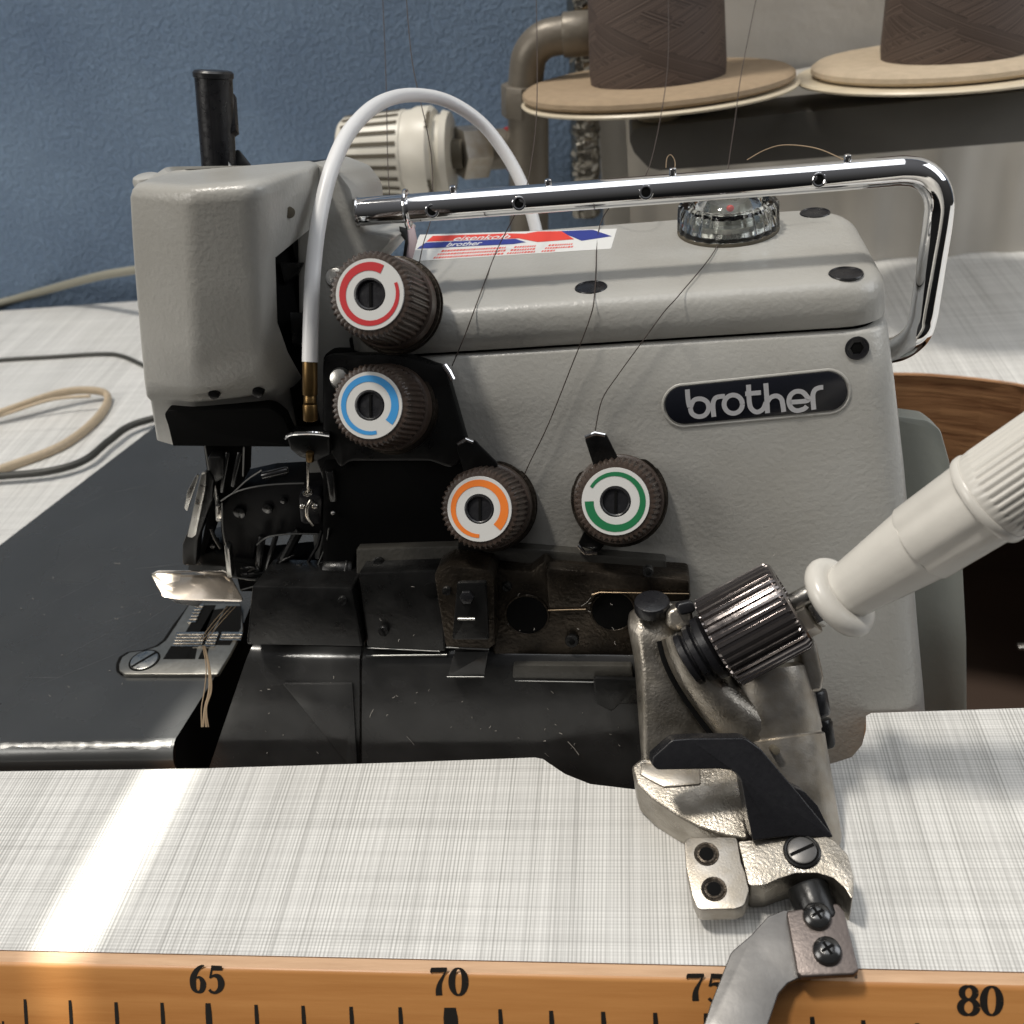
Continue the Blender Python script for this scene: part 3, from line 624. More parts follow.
# white curved cable on the head with brass ferrule
bm = B(); wp = [P3(*q) for q in [(310, 362, 22.8), (311, 320, 22.7), (313, 270, 22.8), (320, 215, 22.9), (333, 165, 23.3), (352, 128, 24.2), (380, 103, 25.8), (412, 95, 27.4), (447, 101, 28.4), (480, 122, 29), (505, 153, 29.3), (523, 187, 29.4), (534, 222, 29.4), (540, 250, 29.4)]]
tube(bm, cm(wp, 8), .175, 16); link('white_hose', bm, M['cable_white'], mc)
bm = B(); cyl(bm, P3(310, 360, 22.8), P3(310, 395, 23.), .165, 20, .01); cyl(bm, P3(310, 395, 23.), P3(310, 404, 23.), .135, 20, .01); cyl(bm, P3(310, 404, 23.), P3(310.5, 421, 23.1), .16, 20, .03); link('brass_ferrule', bm, M['brass'], mc)
# ------------------------------------------------ chrome thread guide rail
ty = 23.3; T = lambda x, y, dy=0: ony(x, y, ty+dy)
path = [T(357, 212), T(480, 203), T(640, 191), T(780, 180.5), T(880, 172.5), T(905, 171), T(921, 174), T(933, 184), T(939, 200), T(938, 220), T(932, 260), T(926, 300), T(923, 318), T(917, 334), T(905, 345, .3), T(892, 350, .9), T(870, 352, 1.6)]
bm = B(); hp_ = catmull(path, 8); tube(bm, hp_, .315, 32); rail = link('chrome_rail', bm, M['chrome'], mc, ang=60)
bm = B(); torus(bm, T(358.5, 212), path[1]-path[0], .285, .05, 28, 8); link('rail_end', bm, M['chrome'], rail)
for x, y in ((432, 211), (519, 203.5), (646, 192.5), (819, 180)):
    p = T(x, y); n_ = (CAM-p).normalized(); q = p+n_*.325
    bm = B(); torus(bm, q, n_, .125, .035, 24, 8); ey = link('eyelet', bm, M['chrome'], rail)
    bm = B(); cyl(bm, q-n_*.2, q+n_*.015, .10, 20, .01); link('eyelet_hole', bm, M['void'], ey)
for x, y in ((454, 199), (549, 192.5), (673, 181.5), (847, 168.5)):
    p = T(x, y); bm = B(); cyl(bm, p, p+Vector((0, 0, .30)), .08, 14, .03); link('eyelet_pin', bm, M['chrome'], rail)
bm = B(); p = T(407, 208.5); torus(bm, p+Vector((0, 0, -.02)), path[1]-path[0]+Vector((.5, .1, 0)), .41, .05, 28, 8); link('rail_ring', bm, M['chrome'], rail)
bm = B(); plate3(bm, [(406, 228), (414, 224), (417, 240), (411, 262), (405, 262), (408, 243)], 25.2, .1, .02); link('rail_bracket', bm, M['hose_ring'], mc)
bm = B(); plate3(bm, [(399, 226), (407, 228), (408, 243), (405, 262), (402, 262), (405, 240), (400, 234)], 25.15, .1, .02); link('rail_bracket', bm, M['black_metal'], mc)
# ------------------------------------------------ tension dials
kax = ray(700, 440).normalized(); kout = -kax
def dial(name, lab, x, y, off, m, a0, a1, w0, w1, R_=1.0, Ln=2.0):
    R_ *= .935; K = off*.62; c = fp(x, y, off); _, u, w = frame(kout)
    ux_ = (Vector((Xc[0], Yc[0], Zc[0]))); ux_ = (ux_-kout*ux_.dot(kout)).normalized(); uy_ = kout.cross(ux_)
    bm = B(); rib = lambda k, t: 1+(.032 if k % 4 < 2 else -.015)
    lathe(bm, [(.5, .30*R_), (0.02, .34*R_), (0, .80*R_), (.02, .90*R_), (.10, .955*R_), (K, 1.0*R_), (K+.02, .98*R_)], c-kout*0, kax, 176, rib, caps=False)
    o = link(name, bm, M['knob_brown'], mc, label=lab, ang=25)
    bm = B(); lathe(bm, [(K, 1.0*R_), (K+.04, 1.08*R_), (off*.80, 1.10*R_), (off*.82, 1.02*R_)], c, kax, 64); link('knob_collar', bm, M['knob_brown'], o)
    bm = B(); lathe(bm, [(off*.83, 1.08*R_), (off*.84, 1.16*R_), (off*.86, 1.17*R_), (off*.87, 1.04*R_), (off*.90, 1.04*R_), (off*.91, 1.19*R_), (off*.94, 1.19*R_), (off*.95, .95*R_), (off+.6, .95*R_)], c, kax, 64); link('tension_disc', bm, M['bronze'], o)
    bm = B(); lathe(bm, [(-.012, .36*R_), (-.03, .37*R_), (-.03, .79*R_), (.02, .80*R_)], c, kax, 64, caps=False); f = link('dial_face', bm, M['label_white'], o)
    bm = B(); n = 40; pts = []; ws = []
    for k in range(n+1):
        t = math.radians(a0+(a1-a0)*k/n); ws.append((w0+(w1-w0)*(k/n))*R_); rad_ = .655*R_-.5*(ws[-1]-w1*R_)*.6
        pts.append(c+kout*.03+ux_*rad_*math.cos(t)+uy_*rad_*math.sin(t))
    ribbon3(bm, pts, ws, kout, .008); link('arc_mark', bm, m, f)
    bm = B(); lathe(bm, [(-.025, .355*R_), (-.03, .33*R_), (-.01, .30*R_), (.3, .28*R_)], c, kax, 40, caps=False); lathe(bm, [(.05, .29*R_), (.06, .01)], c, kax, 40); link('centre_hub', bm, M['black'], o)
    bm = B(); p = c+kax*.05; prism(bm, [p-ux_*.03*R_-uy_*.26*R_, p+ux_*.03*R_-uy_*.26*R_, p+ux_*.03*R_+uy_*.26*R_, p-ux_*.03*R_+uy_*.26*R_], kout*.03); link('screw_slot', bm, M['void'], o)
    return c
def tongue(pts, off, tip):
    bm = B(); fplate(bm, pts, off, .06, .02, .1); link('thread_tongue', bm, M['black_metal'], mc)
    bm = B(); tube(bm, [fp(x, y, off+.08) for x, y in tip], .05, 10); link('tongue_clip', bm, M['chrome'], mc)
dial('tension_dial', 'red marked tension dial, topmost', 370, 294.5, 2.0, M['red'], 61, 382, .20, .075, .99, 2.4)
dial('tension_dial', 'blue marked tension dial', 370, 405.5, 1.85, M['blue'], -40, 285, .20, .085, .98, 2.2)
dial('tension_dial', 'orange marked tension dial', 479.5, 509, 1.5, M['orange'], -45, 270, .22, .09, 1.0, 1.9)
dial('tension_dial', 'green marked tension dial, rightmost', 615.5, 501.5, 1.2, M['green'], 180, 510, .21, .075, 1.03, 1.7)
tongue([(584, 437), (606, 434), (624, 470), (596, 474)], .3, [(585, 437), (595, 433), (605, 435)])
tongue([(590, 520), (612, 532), (600, 552), (577, 546)], .3, [(578, 545), (585, 553), (597, 553)])
tongue([(456, 446), (474, 440), (500, 466), (466, 480)], .4, [(458, 444), (466, 439), (473, 442)])
tongue([(458, 540), (486, 546), (478, 560), (458, 556)], .4, [(460, 555), (468, 559), (478, 558)])
bm = B(); tube(bm, [fp(444, 365, .3), fp(449, 372, .35), fp(453, 380, .35)], .07, 10); tube(bm, [fp(449, 366, .3), fp(454, 380, .3)], .03, 8); link('thread_clip', bm, M['chrome'], mc)
for x, y in ((334, 277), (338, 378)):
    bm = B(); p = fp(x, y, .9); lathe(bm, [(-.0, .1), (.03, .2), (.14, .25), (.25, .24), (.3, .12), (1.2, .1)], p, kax, 24); link('guide_screw', bm, M['steel'], mc)
# ------------------------------------------------ looper housing, below the dials
def fp_part(name, px, off, th, m, bev=.05, r=.08, par=None, lab=None):
    bm = B(); fplate(bm, px, off, th, bev, r); return link(name, bm, m, par or mc, label=lab)
fp_part('housing_ledge', [(356, 549), (480, 545), (666, 560), (668, 600), (356, 590)], .35, 1.2, M['paint_shaded'], .08)
fp_part('side_plate', [(358, 573), (442, 570), (446, 652), (367, 648)], 1.05, 1.2, M['black_metal'], .06)
bm = B(); p = fp(431, 590, 1.05); cyl(bm, p-FN*.1, p+FN*.03, .2, 20, .01); link('plate_hole', bm, M['void'], mc)
fp_part('knife_guard', [(252, 586), (352, 588), (363, 647), (246, 645)], 1.2, 1.6, M['black_metal'], .06)
big = fp_part('looper_casting', [(490, 568), (530, 572), (545, 560), (552, 568), (690, 578), (691, 602), (652, 604), (640, 640), (640, 662), (492, 664)], .85, 1.3, M['bronze'], .1, .12)
fp_part('casting_step', [(545, 568), (690, 580), (690, 594), (606, 592), (596, 597), (588, 609), (548, 610)], 1.1, .4, M['bronze'], .09, .12)
for x, y in ((527, 615), (613, 611)):
    bm = B(); p = fp(x, y, .86); cyl(bm, p-FN*.2, p+FN*.015, .5, 32, .01); link('casting_bore', bm, M['void'], big)
    bm = B(); torus(bm, p, FN, .52, .03, 32, 6); link('bore_rim', bm, M['bronze'], big)
kh = fp_part('knife_holder', [(434, 574), (449, 566), (488, 570), (494, 578), (495, 644), (488, 650), (446, 648), (438, 600)], 1.5, 1.0, M['bronze'], .1, .12)
fp_part('holder_clamp', [(457, 583), (486, 582), (489, 640), (452, 640)], 1.62, .3, M['black_metal'], .05, .05, kh)
bm = B(); p = fp(467, 596, 1.62); cyl(bm, p, p+FN*.12, .17, 6, .03); link('clamp_bolt', bm, M['black'], kh)
bm = B(); tube(bm, [fp(458, 619, 1.65), fp(475, 619, 1.65)], .03, 8); link('clamp_line', bm, M['steel'], kh)
fp_part('holder_shelf', [(455, 652), (488, 652), (484, 677), (447, 677)], 1.35, .9, M['oily'], .04, .03)
fp_part('lower_rail', [(513, 665), (632, 666), (634, 681), (512, 679)], 1.15, 1.2, M['paint_shaded'], .08, .08)
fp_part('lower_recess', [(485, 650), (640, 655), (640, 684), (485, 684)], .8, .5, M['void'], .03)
fp_part('spring_tab', [(593, 678), (640, 680), (641, 705), (620, 704), (612, 712), (596, 704)], 1.32, .12, M['black_metal'], .03, .1)
# looper cover: curved glossy panels, top edge rolled over
def cover_panel(name, xl, xr, ytop, ybot, off, m, slope=0., lft=None):
    bm = B(); rings = []
    yb = fp(xl, ytop, off)
    cols = 14; rows = []
    for i in range(cols+1):
        f = i/cols; x = xl+(xr-xl)*f; xt = x if lft is None else x; top = fp(xt, ytop+slope*f, off); bot = fp(x if lft is None else lft+(xr-lft)*f, ybot, off)
        col = []
        for k in range(7):
            a = PI/2*k/6; col.append(top+FN*(-.5+.5*math.sin(a))+(bot-top).normalized()*(.5-.5*math.cos(a)))
        col.append(bot); col.append(bot-FN*.6); rows.append([bm.verts.new(p) for p in col])
    for a, b in zip(rows, rows[1:]):
        for k in range(len(a)-1): bm.faces.new((a[k], b[k], b[k+1], a[k+1]))
    bm.faces.new(rows[0]); bm.faces.new(rows[-1])
    return link(name, bm, m, mc, ang=50)
cover_panel('looper_cover', 362, 648, 650, 830, 1.0, M['oily'], 3.)
cover_panel('side_cover_panel', 250, 359.5, 648, 830, .92, M['oily'], 1., 188)
fp_part('light_patch_plate', [(283, 684), (352, 684), (357, 762), (354, 830), (358, 830)][:3]+[(356, 800), (346, 762)], 1.0, .1, M['oily'], .02, .02)  # plate added in the outline of the triangular light patch
def bolt(name, x, y, off, r, m, par=None, kind='slot', rot=.6):
    p = fp(x, y, off); bm = B(); lathe(bm, [(-.1, r*.96), (.0, r), (.07, r*.97), (.10, r*.86), (.10, .001)], p, FN, 28); s = link(name, bm, m, par or mc)
    _, u, w = frame(FN); d = u*math.cos(rot)+w*math.sin(rot); e = FN.cross(d); q = p+FN*.095
    bm = B()
    if kind == 'slot': prism(bm, [q-d*r*.9-e*.025, q+d*r*.9-e*.025, q+d*r*.9+e*.025, q-d*r*.9+e*.025], FN*.012)
    else: cyl(bm, q, q+FN*.012, r*.5, 6, .001)
    link('screw_recess', bm, M['void'], s)
bolt('housing_screw', 379, 562, .36, .15, M['screw_dark']); bolt('housing_screw', 648, 571, 1.12, .13, M['screw_dark'], None, 'hex')
bolt('cover_screw', 384, 630, 1.06, .14, M['screw_dark'], None, 'slot', 1.9); bolt('cover_screw', 343, 600, 1.21, .12, M['screw_dark'])
bolt('holder_screw', 447, 590, 1.52, .11, M['screw_dark'], kh); bolt('holder_screw', 572, 640, .88, .17, M['screw_dark'], None, 'hex')
bolt('casting_screw', 507, 586, .88, .12, M['screw_dark'], None, 'slot', 2.4)
bm = B(); tube(bm, [fp(366, 656, 1.02), fp(447, 655, 1.02)], .03, 8); tube(bm, [fp(515, 681, 1.17), fp(632, 683, 1.17)], .018, 8); link('worn_glint_edge', bm, M['rub_glint_edge'], mc)  # pale edge tubes; the first draws the panel's edge highlight
bm = B(); tube(bm, [fp(447, 677, 1.38), fp(484, 677, 1.38)], .022, 8); tube(bm, [fp(367, 648, 1.04), fp(440, 651.5, 1.04)], .018, 8); tube(bm, [fp(446, 647.5, 1.5), fp(489, 649.5, 1.5)], .018, 8); link('worn_glint_edge', bm, M['rub_glint_edge'], mc)
bm = B(); tube(bm, [fp(592, 595, 1.12), fp(600, 592.5, 1.12), fp(689, 594, 1.12)], .02, 8); tube(bm, [fp(548, 610.5, 1.1), fp(586, 609.5, 1.1)], .02, 8); link('worn_glint_edge', bm, M['bronze_edge'], mc)
# ------------------------------------------------ needle area
def yp(name, px, y, th, m, bev=.04, r=.06, par=None):
    bm = B(); pts = [ony(a, b, y) for a, b in px]
    if r: pts = rpoly(pts, r)
    prism(bm, pts, (0, th, 0), bev); return link(name, bm, m, par or mc)
yp('presser_arm', [(220, 500), (238, 490), (266, 484), (305, 482), (352, 480), (352, 534), (289, 533), (268, 536), (256, 544), (252, 562), (256, 580), (232, 576), (224, 550), (221, 530)], 21.4, 1.0, M['arm_black'], .03, .06)
yp('arm_upright', [(308, 440), (336, 436), (350, 500), (350, 560), (318, 560), (330, 500)], 21.2, .8, M['black_metal'], .08)
st_ = yp('needle_strut', [(207, 468), (214, 480), (212, 500), (198, 540), (196, 566), (182, 566), (182, 545), (188, 530), (201, 478)], 20.9, .35, M['black_metal'], .06, .1)
yp('strut_face', [(201, 474), (206, 474), (205, 490), (196, 535), (192, 538), (187, 537)], 20.82, .1, M['steel'], .02, .03, st_)
yp('strut_plate', [(196, 475), (198, 478), (190, 502), (187, 512), (184, 508), (187, 492)], 20.8, .1, M['steel'], .02, .03, st_)
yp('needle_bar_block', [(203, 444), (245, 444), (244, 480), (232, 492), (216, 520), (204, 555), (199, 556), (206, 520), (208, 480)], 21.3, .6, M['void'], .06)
nb = yp('needle_clamp', [(207, 457), (224, 457), (224, 478), (216, 484), (208, 478)], 20.95, .4, M['black_metal'], .08, .12)
bm = B(); tube(bm, [ony(214, 480, 21.1), ony(217, 500, 21.1), ony(218, 520, 21.1)], .055, 10); tube(bm, [ony(218, 505, 21.0), ony(220, 520, 21.0)], .06, 10); link('needle', bm, M['steel'], mc)
yp('looper_foot_tip', [(218, 508), (221, 510), (222, 519), (216, 519)], 20.85, .15, M['bright_steel'], .03)
yp('needle_clamp', [(231, 446), (246, 446), (245, 468), (240, 472), (233, 468)], 21.6, .5, M['black_metal'], .06)
bm = B(); tube(bm, [ony(237, 470, 21.8), ony(239, 495, 21.8)], .05, 8); tube(bm, [ony(234, 470, 21.8), ony(233, 495, 21.8)], .03, 8); link('needle', bm, M['black_metal'], mc)
yp('foot_shank', [(224, 545), (229, 549), (232, 578), (227, 578)], 20.7, .25, M['steel'], .04, .03)
yp('presser_foot', [(190, 558), (215, 550), (228, 556), (232, 580), (195, 580), (186, 570)], 21.3, 1.2, M['black_metal'], .12, .15)
bm = B(); tube(bm, cm([ony(211, 528, 21.), ony(215, 538, 21.), ony(221, 548, 21.)], 5), .05, 8); link('foot_wire', bm, M['black_metal'], mc)
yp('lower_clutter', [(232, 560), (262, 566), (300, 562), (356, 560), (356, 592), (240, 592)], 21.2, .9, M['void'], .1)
rr = random.Random(11)
bm = B()
for k in range(26):
    x, y = rr.uniform(240, 318), rr.uniform(566, 588); a = rr.uniform(-.6, .5); l = rr.uniform(8, 26)
    tube(bm, [ony(x, y, 20.9+rr.uniform(-.3, .2)), ony(x+l*math.cos(a)/2, y+l*math.sin(a)/2-1, 20.85), ony(x+l*math.cos(a), y+l*math.sin(a), 20.9+rr.uniform(-.2, .2))], rr.choice((.03, .05, .09)), 8)
link('looper_linkage', bm, M['black_metal'], mc)
bm = B()
for x, y, x2, y2 in ((272, 588, 274, 575), (292, 586, 320, 586), (285, 588, 312, 590), (295, 578, 305, 572)): tube(bm, [ony(x, y, 20.7), ony(x2, y2, 20.7)], .03, 8)
link('looper_edges', bm, M['steel'], mc)
bm = B(); tube(bm, [ony(308, 562, 20.9), ony(318, 545, 20.9), ony(322, 530, 20.9)], .045, 8); tube(bm, [ony(270, 572, 21), ony(290, 545, 21.2), ony(296, 532, 21.4)], .09, 8); tube(bm, [ony(284, 560, 20.95), ony(300, 530, 21.2)], .12, 8); link('looper_rods', bm, M['black_metal'], mc)
a, b = ony(326, 572, 20.7), ony(356, 572, 20.7); bm = B(); cyl(bm, a, b, .42, 28, .06); cyl(bm, a+(b-a)*.75, a+(b-a)*.85, .45, 28, .02); link('pivot_barrel', bm, M['black_metal'], mc)
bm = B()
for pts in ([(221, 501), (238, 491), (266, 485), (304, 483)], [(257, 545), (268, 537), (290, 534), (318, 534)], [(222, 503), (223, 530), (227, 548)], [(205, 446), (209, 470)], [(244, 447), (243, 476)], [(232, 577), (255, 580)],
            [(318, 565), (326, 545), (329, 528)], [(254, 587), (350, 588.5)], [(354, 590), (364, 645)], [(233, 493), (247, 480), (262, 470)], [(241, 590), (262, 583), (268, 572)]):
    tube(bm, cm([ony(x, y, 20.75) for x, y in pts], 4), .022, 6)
link('edge_glints', bm, M['rub_glint_edge'], mc)  # thin grey tubes painted as edge highlights on arm and guard
bm = B()
for a_, b_, r_ in (((240, 452), (233, 486), .07), ((228, 452), (222, 492), .06), ((262, 536), (258, 574), .10), ((276, 536), (266, 570), .07), ((330, 470), (334, 500), .12), ((288, 470), (262, 476), .09)): cyl(bm, ony(*a_, 21.1), ony(*b_, 21.0), r_, 12, .02)
link('guide_rods', bm, M['screw_dark'], mc)
for x, y, r_ in ((222, 500, .10), (240, 512, .16), (268, 508, .14), (284, 500, .09), (213, 545, .08), (246, 566, .08)):
    p = ony(x, y, 21.38); bm = B(); cyl(bm, p+Vector((0, .3, 0)), p-Vector((0, .08, 0)), r_, 20, .03); link('arm_screw', bm, M['screw_dark'], mc)
# lever guide above: bar, thin pin, nut
bm = B(); tube(bm, cm([ony(286, 438, 20.8), ony(292, 434, 20.7), ony(312, 433, 20.7), ony(329, 435, 20.8)], 5), .05, 10); link('guide_rim', bm, M['chrome'], mc)
yp('guide_plate', [(286, 437), (330, 436), (330, 455), (316, 462), (300, 458), (290, 450)], 20.9, .5, M['black_metal'], .06, .1)
bm = B(); cyl(bm, ony(310, 452, 20.75), ony(310, 461, 20.75), .10, 12, .02); link('brass_bush', bm, M['brass'], mc)
bm = B(); cyl(bm, ony(308, 460, 20.75), ony(308, 492, 20.75), .032, 10, .005); torus(bm, ony(308, 493, 20.7), (0, 0, 1), .1, .035, 18, 8); link('guide_pin', bm, M['bright_steel'], mc)
bm = B()
for x in (302.5, 315): bmesh.ops.create_uvsphere(bm, u_segments=16, v_segments=10, radius=.085, matrix=Matrix.Translation(ony(x, 506, 20.7)))
tube(bm, cm([ony(311, 500, 20.6), ony(307, 508, 20.55), ony(308, 518, 20.55), ony(313, 525, 20.6)], 5), .045, 10); link('pin_clip', bm, M['bright_steel'], mc)
yp('guide_block', [(298, 495), (322, 495), (322, 525), (300, 525)], 20.95, .5, M['black'], .08, .15)
bm = B(); bmesh.ops.create_uvsphere(bm, u_segments=12, v_segments=8, radius=.06, matrix=Matrix.Translation(ony(333, 513, 20.8))); link('pin', bm, M['steel'], mc)
# ------------------------------------------------ black work plate with rolled front edge
ZP = .35
L1 = onz(0, 545, ZP); L2 = onz(150, 430, ZP); dl = (L2-L1)/(L2.y-L1.y)
fr = onz(176, 738, ZP); yf = fr.y
rt = [onz(176, 738, ZP), onz(217, 673, ZP), onz(240, 632, ZP), onz(256, 592, ZP)]
far_ = [Vector((-9.5, 27, ZP)), Vector((-8.5, 37, ZP)), L1+dl*(37-L1.y)]
lf = L1+dl*(yf-L1.y)
bm = B(); top = [lf]+rt+far_
prism(bm, top, (0, 0, -.25))
rows = []
for i in range(21):
    f = i/20; x = lf.x+(fr.x-lf.x)*f; col = []
    for k in range(9):
        a = PI/2*k/8; col.append(Vector((x, yf-.5*math.sin(a), ZP-.5+.5*math.cos(a))))
    col.append(Vector((x, yf-.55, ZP-3.2))); col.append(Vector((x, yf-.1, ZP-3.2))); rows.append([bm.verts.new(p) for p in col])
for a, b in zip(rows, rows[1:]):
    for k in range(len(a)-1): bm.faces.new((a[k], b[k], b[k+1], a[k+1]))
bmesh.ops.remove_doubles(bm, verts=bm.verts, dist=.001)
M['plate'] = mat('dark_satin_plate', (.115, .117, .116), .26, metal=.65, bump=.015, bscale=8, var=.12, vscale=.3, rvar=.06)
link('work_plate', bm, M['plate'], mc, ang=40)
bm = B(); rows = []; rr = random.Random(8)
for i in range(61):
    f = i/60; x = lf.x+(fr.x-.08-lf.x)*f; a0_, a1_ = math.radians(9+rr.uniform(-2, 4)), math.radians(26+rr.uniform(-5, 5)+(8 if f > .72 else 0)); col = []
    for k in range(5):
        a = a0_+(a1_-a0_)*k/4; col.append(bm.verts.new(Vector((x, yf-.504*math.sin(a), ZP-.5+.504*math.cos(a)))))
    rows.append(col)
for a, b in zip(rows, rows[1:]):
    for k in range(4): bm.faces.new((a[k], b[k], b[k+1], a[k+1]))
link('worn_glint_edge', bm, M['bare_glare_edge'], mc, ang=60)  # worn strip made bright to give the rolled edge its glare
bm = B()
for k in range(26):
    p = onz(rr.uniform(-20, 175), rr.uniform(470, 725), ZP+.004); t = rr.gauss(.5, .35); l = rr.uniform(.3, 2.4)
    if p.x+l > -13.5 and p.y < 24: continue
    d = Vector((math.cos(t), math.sin(t), 0)); ribbon3(bm, [p, p+d*l*.5+Vector((.02, 0, 0)), p+d*l], [.003, rr.uniform(.006, .014), .003], (0, 0, 1))
link('scratches', bm, M['scratch'], mc)
bm = B(); side = [p.copy() for p in rt]; 
for a, b in zip(side, side[1:]):
    bm.faces.new([bm.verts.new(p) for p in (a+Vector((0, 0, -.02)), b+Vector((0, 0, -.02)), b+Vector((.05, 0, -3.5)), a+Vector((.05, 0, -3.5)))])
a = side[0]; bm.faces.new([bm.verts.new(p) for p in (a+Vector((0, -.45, -.5)), a+Vector((0, 0, -.02)), a+Vector((.05, 0, -3.5)), a+Vector((0, -.45, -3.5)))])
link('plate_skirt', bm, M['void'], mc)
# needle plate
def zp(px, z, r=0.):
    pts = [onz(a, b, z) for a, b in px]; return rpoly(pts, r) if r else pts
npx = [(119, 664), (122, 657), (130, 652), (146, 650), (158, 646), (166, 640), (176, 625), (190, 603), (240, 603), (243, 629), (231, 652), (218, 674), (124, 674), (119, 670)]
bm = B(); prism(bm, rpoly([onz(a, b, ZP+.07) for a, b in [(x+(-3 if x < 190 else 0), y) for x, y in npx]], .06), (0, 0, -.06), .0); link('plate_recess', bm, M['void'], mc)
bm = B(); prism(bm, zp(npx, ZP+.13, .08), (0, 0, -.1), .03); npl = link('needle_plate', bm, M['needle_steel'], mc)
bm = B()
for px in ([(163, 659), (171, 646), (193, 646), (187, 659)], [(186, 659), (192, 648), (197, 648), (195, 659)], [(198, 659), (203, 648), (209, 648), (206, 659)],
           [(178, 645), (201, 605), (216, 605), (200, 645)], [(192, 645), (212, 610), (224, 608), (206, 645)], [(208, 645), (226, 606), (241, 606), (241, 628), (230, 645)]):
    prism(bm, zp(px, ZP+.137), (0, 0, -.03))
link('slots', bm, M['void'], npl)
bm = B()
def teeth(x0, x1, y0, y1, n, sk_=0.):
    for k in range(n):
        ya = y0+(y1-y0)*k/n; yb = ya+(y1-y0)/n*.72; s = sk_*(k+.5)/n
        pts = [onz(x0-s, ya, ZP+.16), onz(x1-s, ya, ZP+.16), onz(x1-s, yb, ZP+.19), onz(x0-s, yb, ZP+.19)]
        prism(bm, pts, (0, 0, -.08))
teeth(177, 194, 632, 647, 5, 5); teeth(194, 206, 632, 647, 5, 5); teeth(209, 219, 632, 647, 5, 5); teeth(196, 204, 604, 623, 6, 9); teeth(222, 243, 632, 641, 3, 3)
link('feed_dog', bm, M['bright_steel'], mc)
p = onz(144.5, 660.5, ZP+.13); bm = B(); cyl(bm, p+Vector((0, 0, -.05)), p+Vector((0, 0, .04)), .40, 32, .03); sw = link('screw', bm, M['steel'], npl); bm = B(); torus(bm, p+Vector((0, 0, .0)), (0, 0, 1), .43, .025, 32, 6); link('screw_seat', bm, M['void'], npl)
bm = B(); box(bm, p+Vector((0, 0, .03)), .78, .09, .03, 0, Matrix.Rotation(math.radians(50), 3, 'Z')); link('screw_slot', bm, M['void'], sw)
# polished finger guard plate
bm = B(); q = [(151, 575, 27.3), (158, 572, 27.5), (224, 571, 27.5), (229, 574, 27.4), (244, 602, 26.9), (178, 600, 26.9), (163, 597, 26.9)]
M['guard'] = mat('warm_polished_guard', (.50, .44, .37), .2, metal=.8, bump=.03, bscale=3, detail=1)
prism(bm, rpoly([P3(*a) for a in q], .08), VIEW*.05, .015); gd = link('finger_guard', bm, M['guard'], mc)
bm = B(); plate3(bm, [(171, 600), (202, 601), (198, 607), (176, 603)], 27.3, .05, .01); link('guard_clip', bm, M['steel'], gd)
bm = B(); tube(bm, [P3(152, 574.5, 27.28), P3(158, 571.5, 27.4), P3(224, 570.8, 27.4), P3(229, 574, 27.3)], .025, 8); link('guard_edge', bm, M['bright_steel'], gd)
# ================================================================ SWING BRACKET (nickel casting with knob, lever and white handle)
sb = thing('clamp_bracket', 'nickel casting with knurled knob, black lever, ribbed white handle and steel guide foot', 'bracket', onz(740, 880))
def pl(name, px, d, th, m, bev=.08, r=.1, par=None, lab=None, seg=3):
    bm = B(); plate3(bm, px, d, th, bev, r, seg); return link(name, bm, m, par or sb, label=lab)
# post
bm = B(); p0, p1 = P3(661, 606, 24.2), P3(668, 790, 24.6)
loft(bm, [[P3(x, y, d) for x, y, d in r] for r in (
    [(628, 612, 24.2), (640, 602, 24.0), (664, 599, 24.0), (690, 606, 24.1), (692, 620, 25.2), (640, 622, 25.2)],
    [(627, 625, 24.0), (640, 634, 23.7), (662, 638, 23.7), (694, 630, 23.8), (696, 632, 25.2), (634, 632, 25.2)],
    [(634, 660, 24.0), (643, 668, 23.6), (664, 674, 23.55), (704, 672, 23.7), (704, 665, 25.4), (638, 664, 25.2)],
    [(641, 755, 24.0), (645, 757, 23.7), (676, 760, 23.6), (735, 765, 23.7), (735, 765, 25.4), (642, 757, 25.2)],
    [(641, 800, 24.4), (645, 803, 24.1), (676, 805, 24.0), (735, 810, 24.), (735, 810, 25.8), (642, 803, 25.6)])])
bmesh.ops.bevel(bm, geom=[e for e in bm.edges if not e.is_boundary], offset=.09, segments=3, affect='EDGES', profile=.5, clamp_overlap=True)
link('post', bm, M['cast'], sb, ang=50)
pc = P3(652, 606, 23.75); bm = B(); cyl(bm, pc+Vector((0, 0, -.15)), pc+Vector((0, 0, .16)), .40, 28, .05); link('rubber_plug', bm, M['black'], sb)
# curved arm sweeping from the knob down to the barrel
M['groove'] = M['void']
bm = B(); rows = []
lft_ = [(661, 640), (664, 655), (671, 672), (681, 690), (693, 708), (705, 724), (716, 738), (724, 750)]
rgt_ = [(690, 628), (706, 650), (722, 668), (740, 686), (762, 700), (785, 712), (805, 720), (815, 735)]
for (a, b), (c, d) in zip(lft_, rgt_):
    row = []
    for k in range(9):
        f = k/8; h = math.sin(PI*f)**.7
        row.append(bm.verts.new(P3(a+(c-a)*f, b+(d-b)*f, 23.5-.55*h)))
    row.append(bm.verts.new(P3(c, d, 24.6))); row.insert(0, bm.verts.new(P3(a, b, 24.2))); rows.append(row)
for a, b in zip(rows, rows[1:]):
    for k in range(len(a)-1): bm.faces.new((a[k], a[k+1], b[k+1], b[k]))
bm.faces.new(rows[0]); bm.faces.new(rows[-1]); arm = link('arm', bm, M['cast'], sb, ang=60)
pl('ear', [(667, 612), (680, 604), (692, 606), (695, 626), (676, 632), (668, 626)], 23.3, .5, M['cast'], .1, .15)
pl('ear_bolt', [(676, 604), (692, 600), (697, 612), (680, 616)], 23.1, .3, M['black'], .06, .1)
bm = B()
